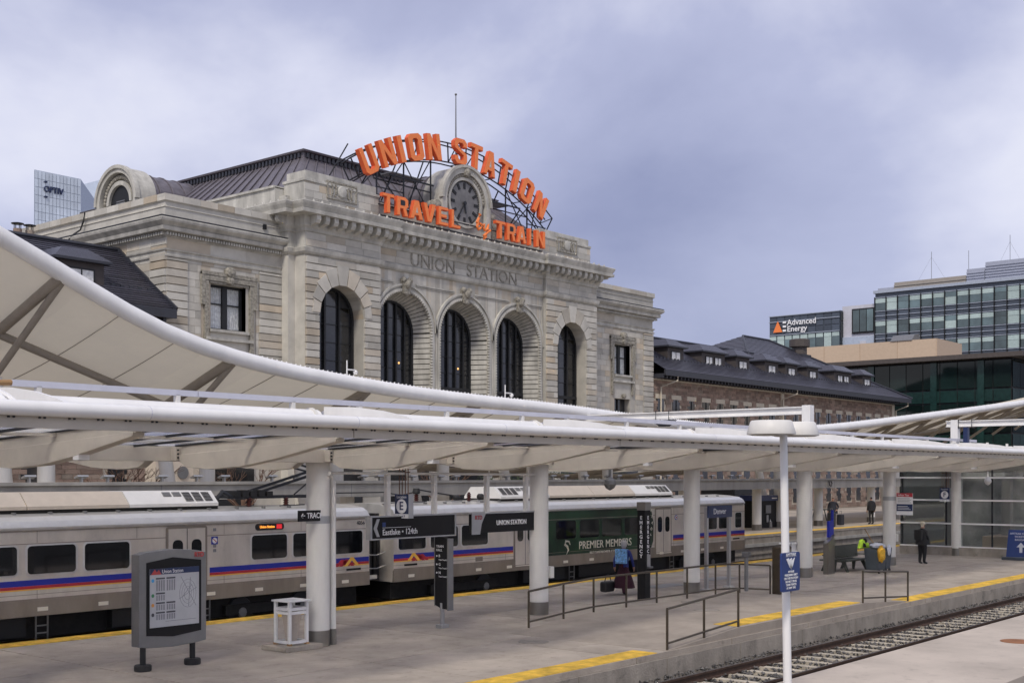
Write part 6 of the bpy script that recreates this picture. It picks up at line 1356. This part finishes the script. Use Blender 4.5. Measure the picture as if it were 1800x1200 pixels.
# ================================================================ PEOPLE
def person(name, loc, face, label, mats, hgt=1.74, pose='stand', extra=None):
    """one continuous skinned figure; face = heading angle (deg from +X)"""
    t = thing(name, loc, label, 'person'); k = hgt / 1.74
    J = {}; Eg = []
    def j(n, p, r, par=None):
        J[n] = (Vector(p) * k, (r[0] * k, r[1] * k) if isinstance(r, tuple) else (r * k, r * k))
        if par: Eg.append((par, n))
    st_ = {'stand': (.0, .0), 'walk': (.26, -.24)}[pose]
    j('hip', (0, 0, .93), (.125, .155)); j('waist', (.0, 0, 1.10), (.115, .145), 'hip'); j('chest', (.01, 0, 1.28), (.125, .175), 'waist'); j('neck0', (0, 0, 1.45), (.075, .10), 'chest'); j('neck', (.015, 0, 1.51), .055, 'neck0'); j('head', (.035, 0, 1.58), (.085, .075), 'neck'); j('crown', (.02, 0, 1.69), (.085, .075), 'head')
    for s, n in ((1, 'l'), (-1, 'r')):
        f = st_[0] if s > 0 else st_[1]; bk_ = mats.get('bulk', 1.)
        j('thigh' + n, (f * .12, s * .095, .84), .095 * bk_, 'hip'); j('knee' + n, (f * .55 + .02, s * .10, .48), .066 * bk_, 'thigh' + n); j('ankle' + n, (f * 1.0 - .03, s * .105, .085), .046 * bk_, 'knee' + n); j('toe' + n, (f * 1.0 + .16, s * .125, .04), (.035, .045), 'ankle' + n)
        arm = mats.get('arm' + n, 'down')
        j('sh' + n, (0, s * .19, 1.39), .068, 'chest')
        if arm == 'face': el, wr, ha = (.10, s * .30, 1.14), (.20, s * .10, 1.36), (.17, s * .05, 1.46)
        elif arm == 'pocket': el, wr, ha = (-.08, s * .31, 1.13), (.08, s * .22, .96), (.13, s * .19, .92)
        else: el, wr, ha = (-.03 - f * .3, s * .27, 1.12), (.04 - f * .5, s * .28, .88), (.06 - f * .5, s * .28, .80)
        j('el' + n, el, .052, 'sh' + n); j('wr' + n, wr, .036, 'el' + n); j('ha' + n, ha, (.022, .042), 'wr' + n)
    names = list(J); me = bpy.data.meshes.new('body'); me.from_pydata([J[n][0] for n in names], [(names.index(a), names.index(b)) for a, b in Eg], [])
    o = bpy.data.objects.new('body_tmp', me); COL.objects.link(o); sk = o.modifiers.new('skin', 'SKIN'); sk.use_smooth_shade = True
    for i, n in enumerate(names):
        v = me.skin_vertices[0].data[i]; v.radius = J[n][1]; v.use_root = (n == 'hip')
    sb = o.modifiers.new('sub', 'SUBSURF'); sb.levels = 2; sb.render_levels = 2
    dg = bpy.context.evaluated_depsgraph_get(); m2 = bpy.data.meshes.new_from_object(o.evaluated_get(dg)); bpy.data.objects.remove(o)
    b = bmesh.new(); b.from_mesh(m2)
    def fingers(n, s):                       # five separate fingers rooted in the palm
        h, w = J['ha' + n][0], J['wr' + n][0]; d = (h - w).normalized(); side = Vector((0, 1, 0)).cross(d).normalized()
        for q in range(5):
            off = side * ((q - 1.5) * .019 * k) if q < 4 else -side * .035 * k; L = (.075, .082, .078, .06, .05)[q] * k
            p0 = h - d * (.005 if q < 4 else .045) + off; p1 = p0 + d * L * .6 + (off * .4 if q == 4 else Vector((0, 0, 0))); p2 = p1 + d * L * .35 + Vector((-s * 0, -s * .012, 0))
            f = MB().tube([p0, p1, p2], [.0095 * k, .009 * k, .006 * k], 5); vv = [b.verts.new(q_) for q_ in f.v]
            for fc in f.f:
                try: b.faces.new([vv[i_] for i_ in fc])
                except ValueError: pass
    fingers('l', 1); fingers('r', -1)
    for nx, sc_ in ((.115, .018), ):         # nose
        c = Vector((J['head'][0].x + .085 * k, 0, J['head'][0].z + .015 * k)); r_ = bmesh.ops.create_uvsphere(b, u_segments=8, v_segments=6, radius=.018 * k, matrix=Matrix.Translation(c))
    for s in (-1, 1): bmesh.ops.create_uvsphere(b, u_segments=6, v_segments=5, radius=.022 * k, matrix=Matrix.Translation((J['head'][0].x - .01, s * .078 * k, J['head'][0].z + .01)))
    b.to_mesh(m2); b.free()
    keys = ['skin', mats['top'], mats['legs'], mats['shoes'], mats['hair']]
    m2.materials.clear()
    for q in keys: m2.materials.append(M[q])
    for p in m2.polygons:
        c = p.center / k; hand = min((Vector(J['ha' + n][0]) / k - c).length for n in 'lr') < .10
        if hand: i = 0
        elif c.z > 1.63 or (c.z > 1.53 and c.x < .0): i = 4
        elif c.z > 1.475: i = 0
        elif c.z > .90 or abs(c.y) > .205: i = 1
        elif c.z > .09: i = 2
        else: i = 3
        p.material_index = i; p.use_smooth = True
    m2.transform(Matrix.Rotation(R(face), 4, 'Z')); body = bpy.data.objects.new('body', m2); link(body, t, Vector(loc))
    def add(nm, m, mb, smooth=True):
        me_ = bpy.data.meshes.new(nm); me_.from_pydata([Matrix.Rotation(R(face), 3, 'Z') @ (Vector(v) * k) for v in mb.v], [], mb.f); me_.materials.append(M[m])
        if smooth: me_.polygons.foreach_set('use_smooth', [True] * len(me_.polygons))
        q = bpy.data.objects.new(nm, me_); link(q, t, Vector(loc)); return q
    for s in (-1, 1): add('eye', 'cloth_black', MB().lathe([(.004, 0), (.011, .006), (.004, .012)], (.105, s * .034, 1.605), 6, 'x'))
    add('mouth', 'logo_red', MB().box(.106, .112, -.022, .022, 1.548, 1.555), False)
    return t, add
def jacket_coat(add, m, z0, z1, flare, r0=.17):
    prof = [(r0 + flare, z0), (r0 + flare * .6, z0 + (z1 - z0) * .35), (r0, z0 + (z1 - z0) * .7), (r0 - .03, z1)]
    mb = MB(); n = 18; vs = []; fs = []
    for r_, z in prof:
        for q in range(n): a = 2 * math.pi * q / n; w = 1 + .06 * math.sin(5 * a) * (1 if z < z1 - .2 else 0); vs.append((r_ * .78 * w * math.cos(a), r_ * w * math.sin(a), z))
    for i in range(len(prof) - 1):
        for q in range(n): fs.append((i * n + q, i * n + (q + 1) % n, (i + 1) * n + (q + 1) % n, (i + 1) * n + q))
    add('garment', m, mb.add(vs, fs))
_, ad = person('person', (49.25, 19.15, 0), -15, 'person in black jacket and cream cap standing before the glass, hand at mouth', dict(top='cloth_black', legs='cloth_black', shoes='cloth_black', hair='cap_cream', arml='face', armr='pocket', bulk=1.3))
ad('cap', 'cap_cream', MB().lathe([(.098, 0), (.098, .05), (.07, .10), (.01, .12)], (.025, 0, 1.635), 14)); ad('cap_peak', 'cap_cream', MB().prism([(.09, -.07), (.2, -.05), (.215, 0), (.2, .05), (.09, .07)], 'z', 1.635, 1.65)); ad('shoulder_bag', 'bag_black', MB().obox((-.2, .02, 1.2), (.17, .32, .42)), False); jacket_coat(ad, 'cloth_black', .80, 1.40, .07, .245)
_, ad = person('person', (30.9, 21.3, 0), 12, 'person in maroon skirt and blue top with light blue backpack walking past', dict(top='cloth_blue', legs='cloth_maroon', shoes='cloth_black', hair='hair_grey'), hgt=1.66, pose='walk')
jacket_coat(ad, 'cloth_maroon', .22, 1.04, .20, .17); bp_ = MB().obox((-.21, 0, 1.24), (.18, .34, .46)); ad('backpack', 'backpack', bp_, False); ad('backpack_pocket', 'backpack', MB().obox((-.31, 0, 1.14), (.05, .26, .22)), False)
for s in (-1, 1): ad('strap', 'backpack', MB().tube([(-.13, s * .1, 1.42), (.05, s * .12, 1.44), (.14, s * .12, 1.3), (.1, s * .13, 1.08)], .02, 6))
ad('hair', 'hair_grey', MB().lathe([(.06, -.13), (.10, -.06), (.105, .03), (.07, .1), (.01, .12)], (.01, 0, 1.63), 12))
wb2 = thing('shoulder_bag', (30.5, 21.6, .1), 'black holdall carried low beside the walking person in maroon', 'bag'); MB().box(30.25, 30.75, 21.5, 21.75, .10, .42).build('body', 'bag_black', wb2, bevel=.06); MB().tube([(30.35, 21.62, .42), (30.45, 21.62, .62), (30.6, 21.62, .62), (30.68, 21.62, .42)], .015, 6).build('handle', 'bag_black', wb2)
_, ad = person('person', (66.2, 31.0, .68), 200, 'person in dark clothes standing between suitcases on the far platform', dict(top='cloth_dark', legs='cloth_dark', shoes='cloth_black', hair='cloth_black', arml='pocket'), hgt=1.72)
jacket_coat(ad, 'cloth_dark', .75, 1.35, .08, .2)
_, ad = person('person', (70.3, 29.95 + .5, .68), 60, 'person in black with shoulder bag at the far platform edge by the fifth column', dict(top='cloth_black', legs='cloth_black', shoes='cloth_black', hair='cloth_black'), hgt=1.7)
jacket_coat(ad, 'cloth_black', .85, 1.35, .03, .205)
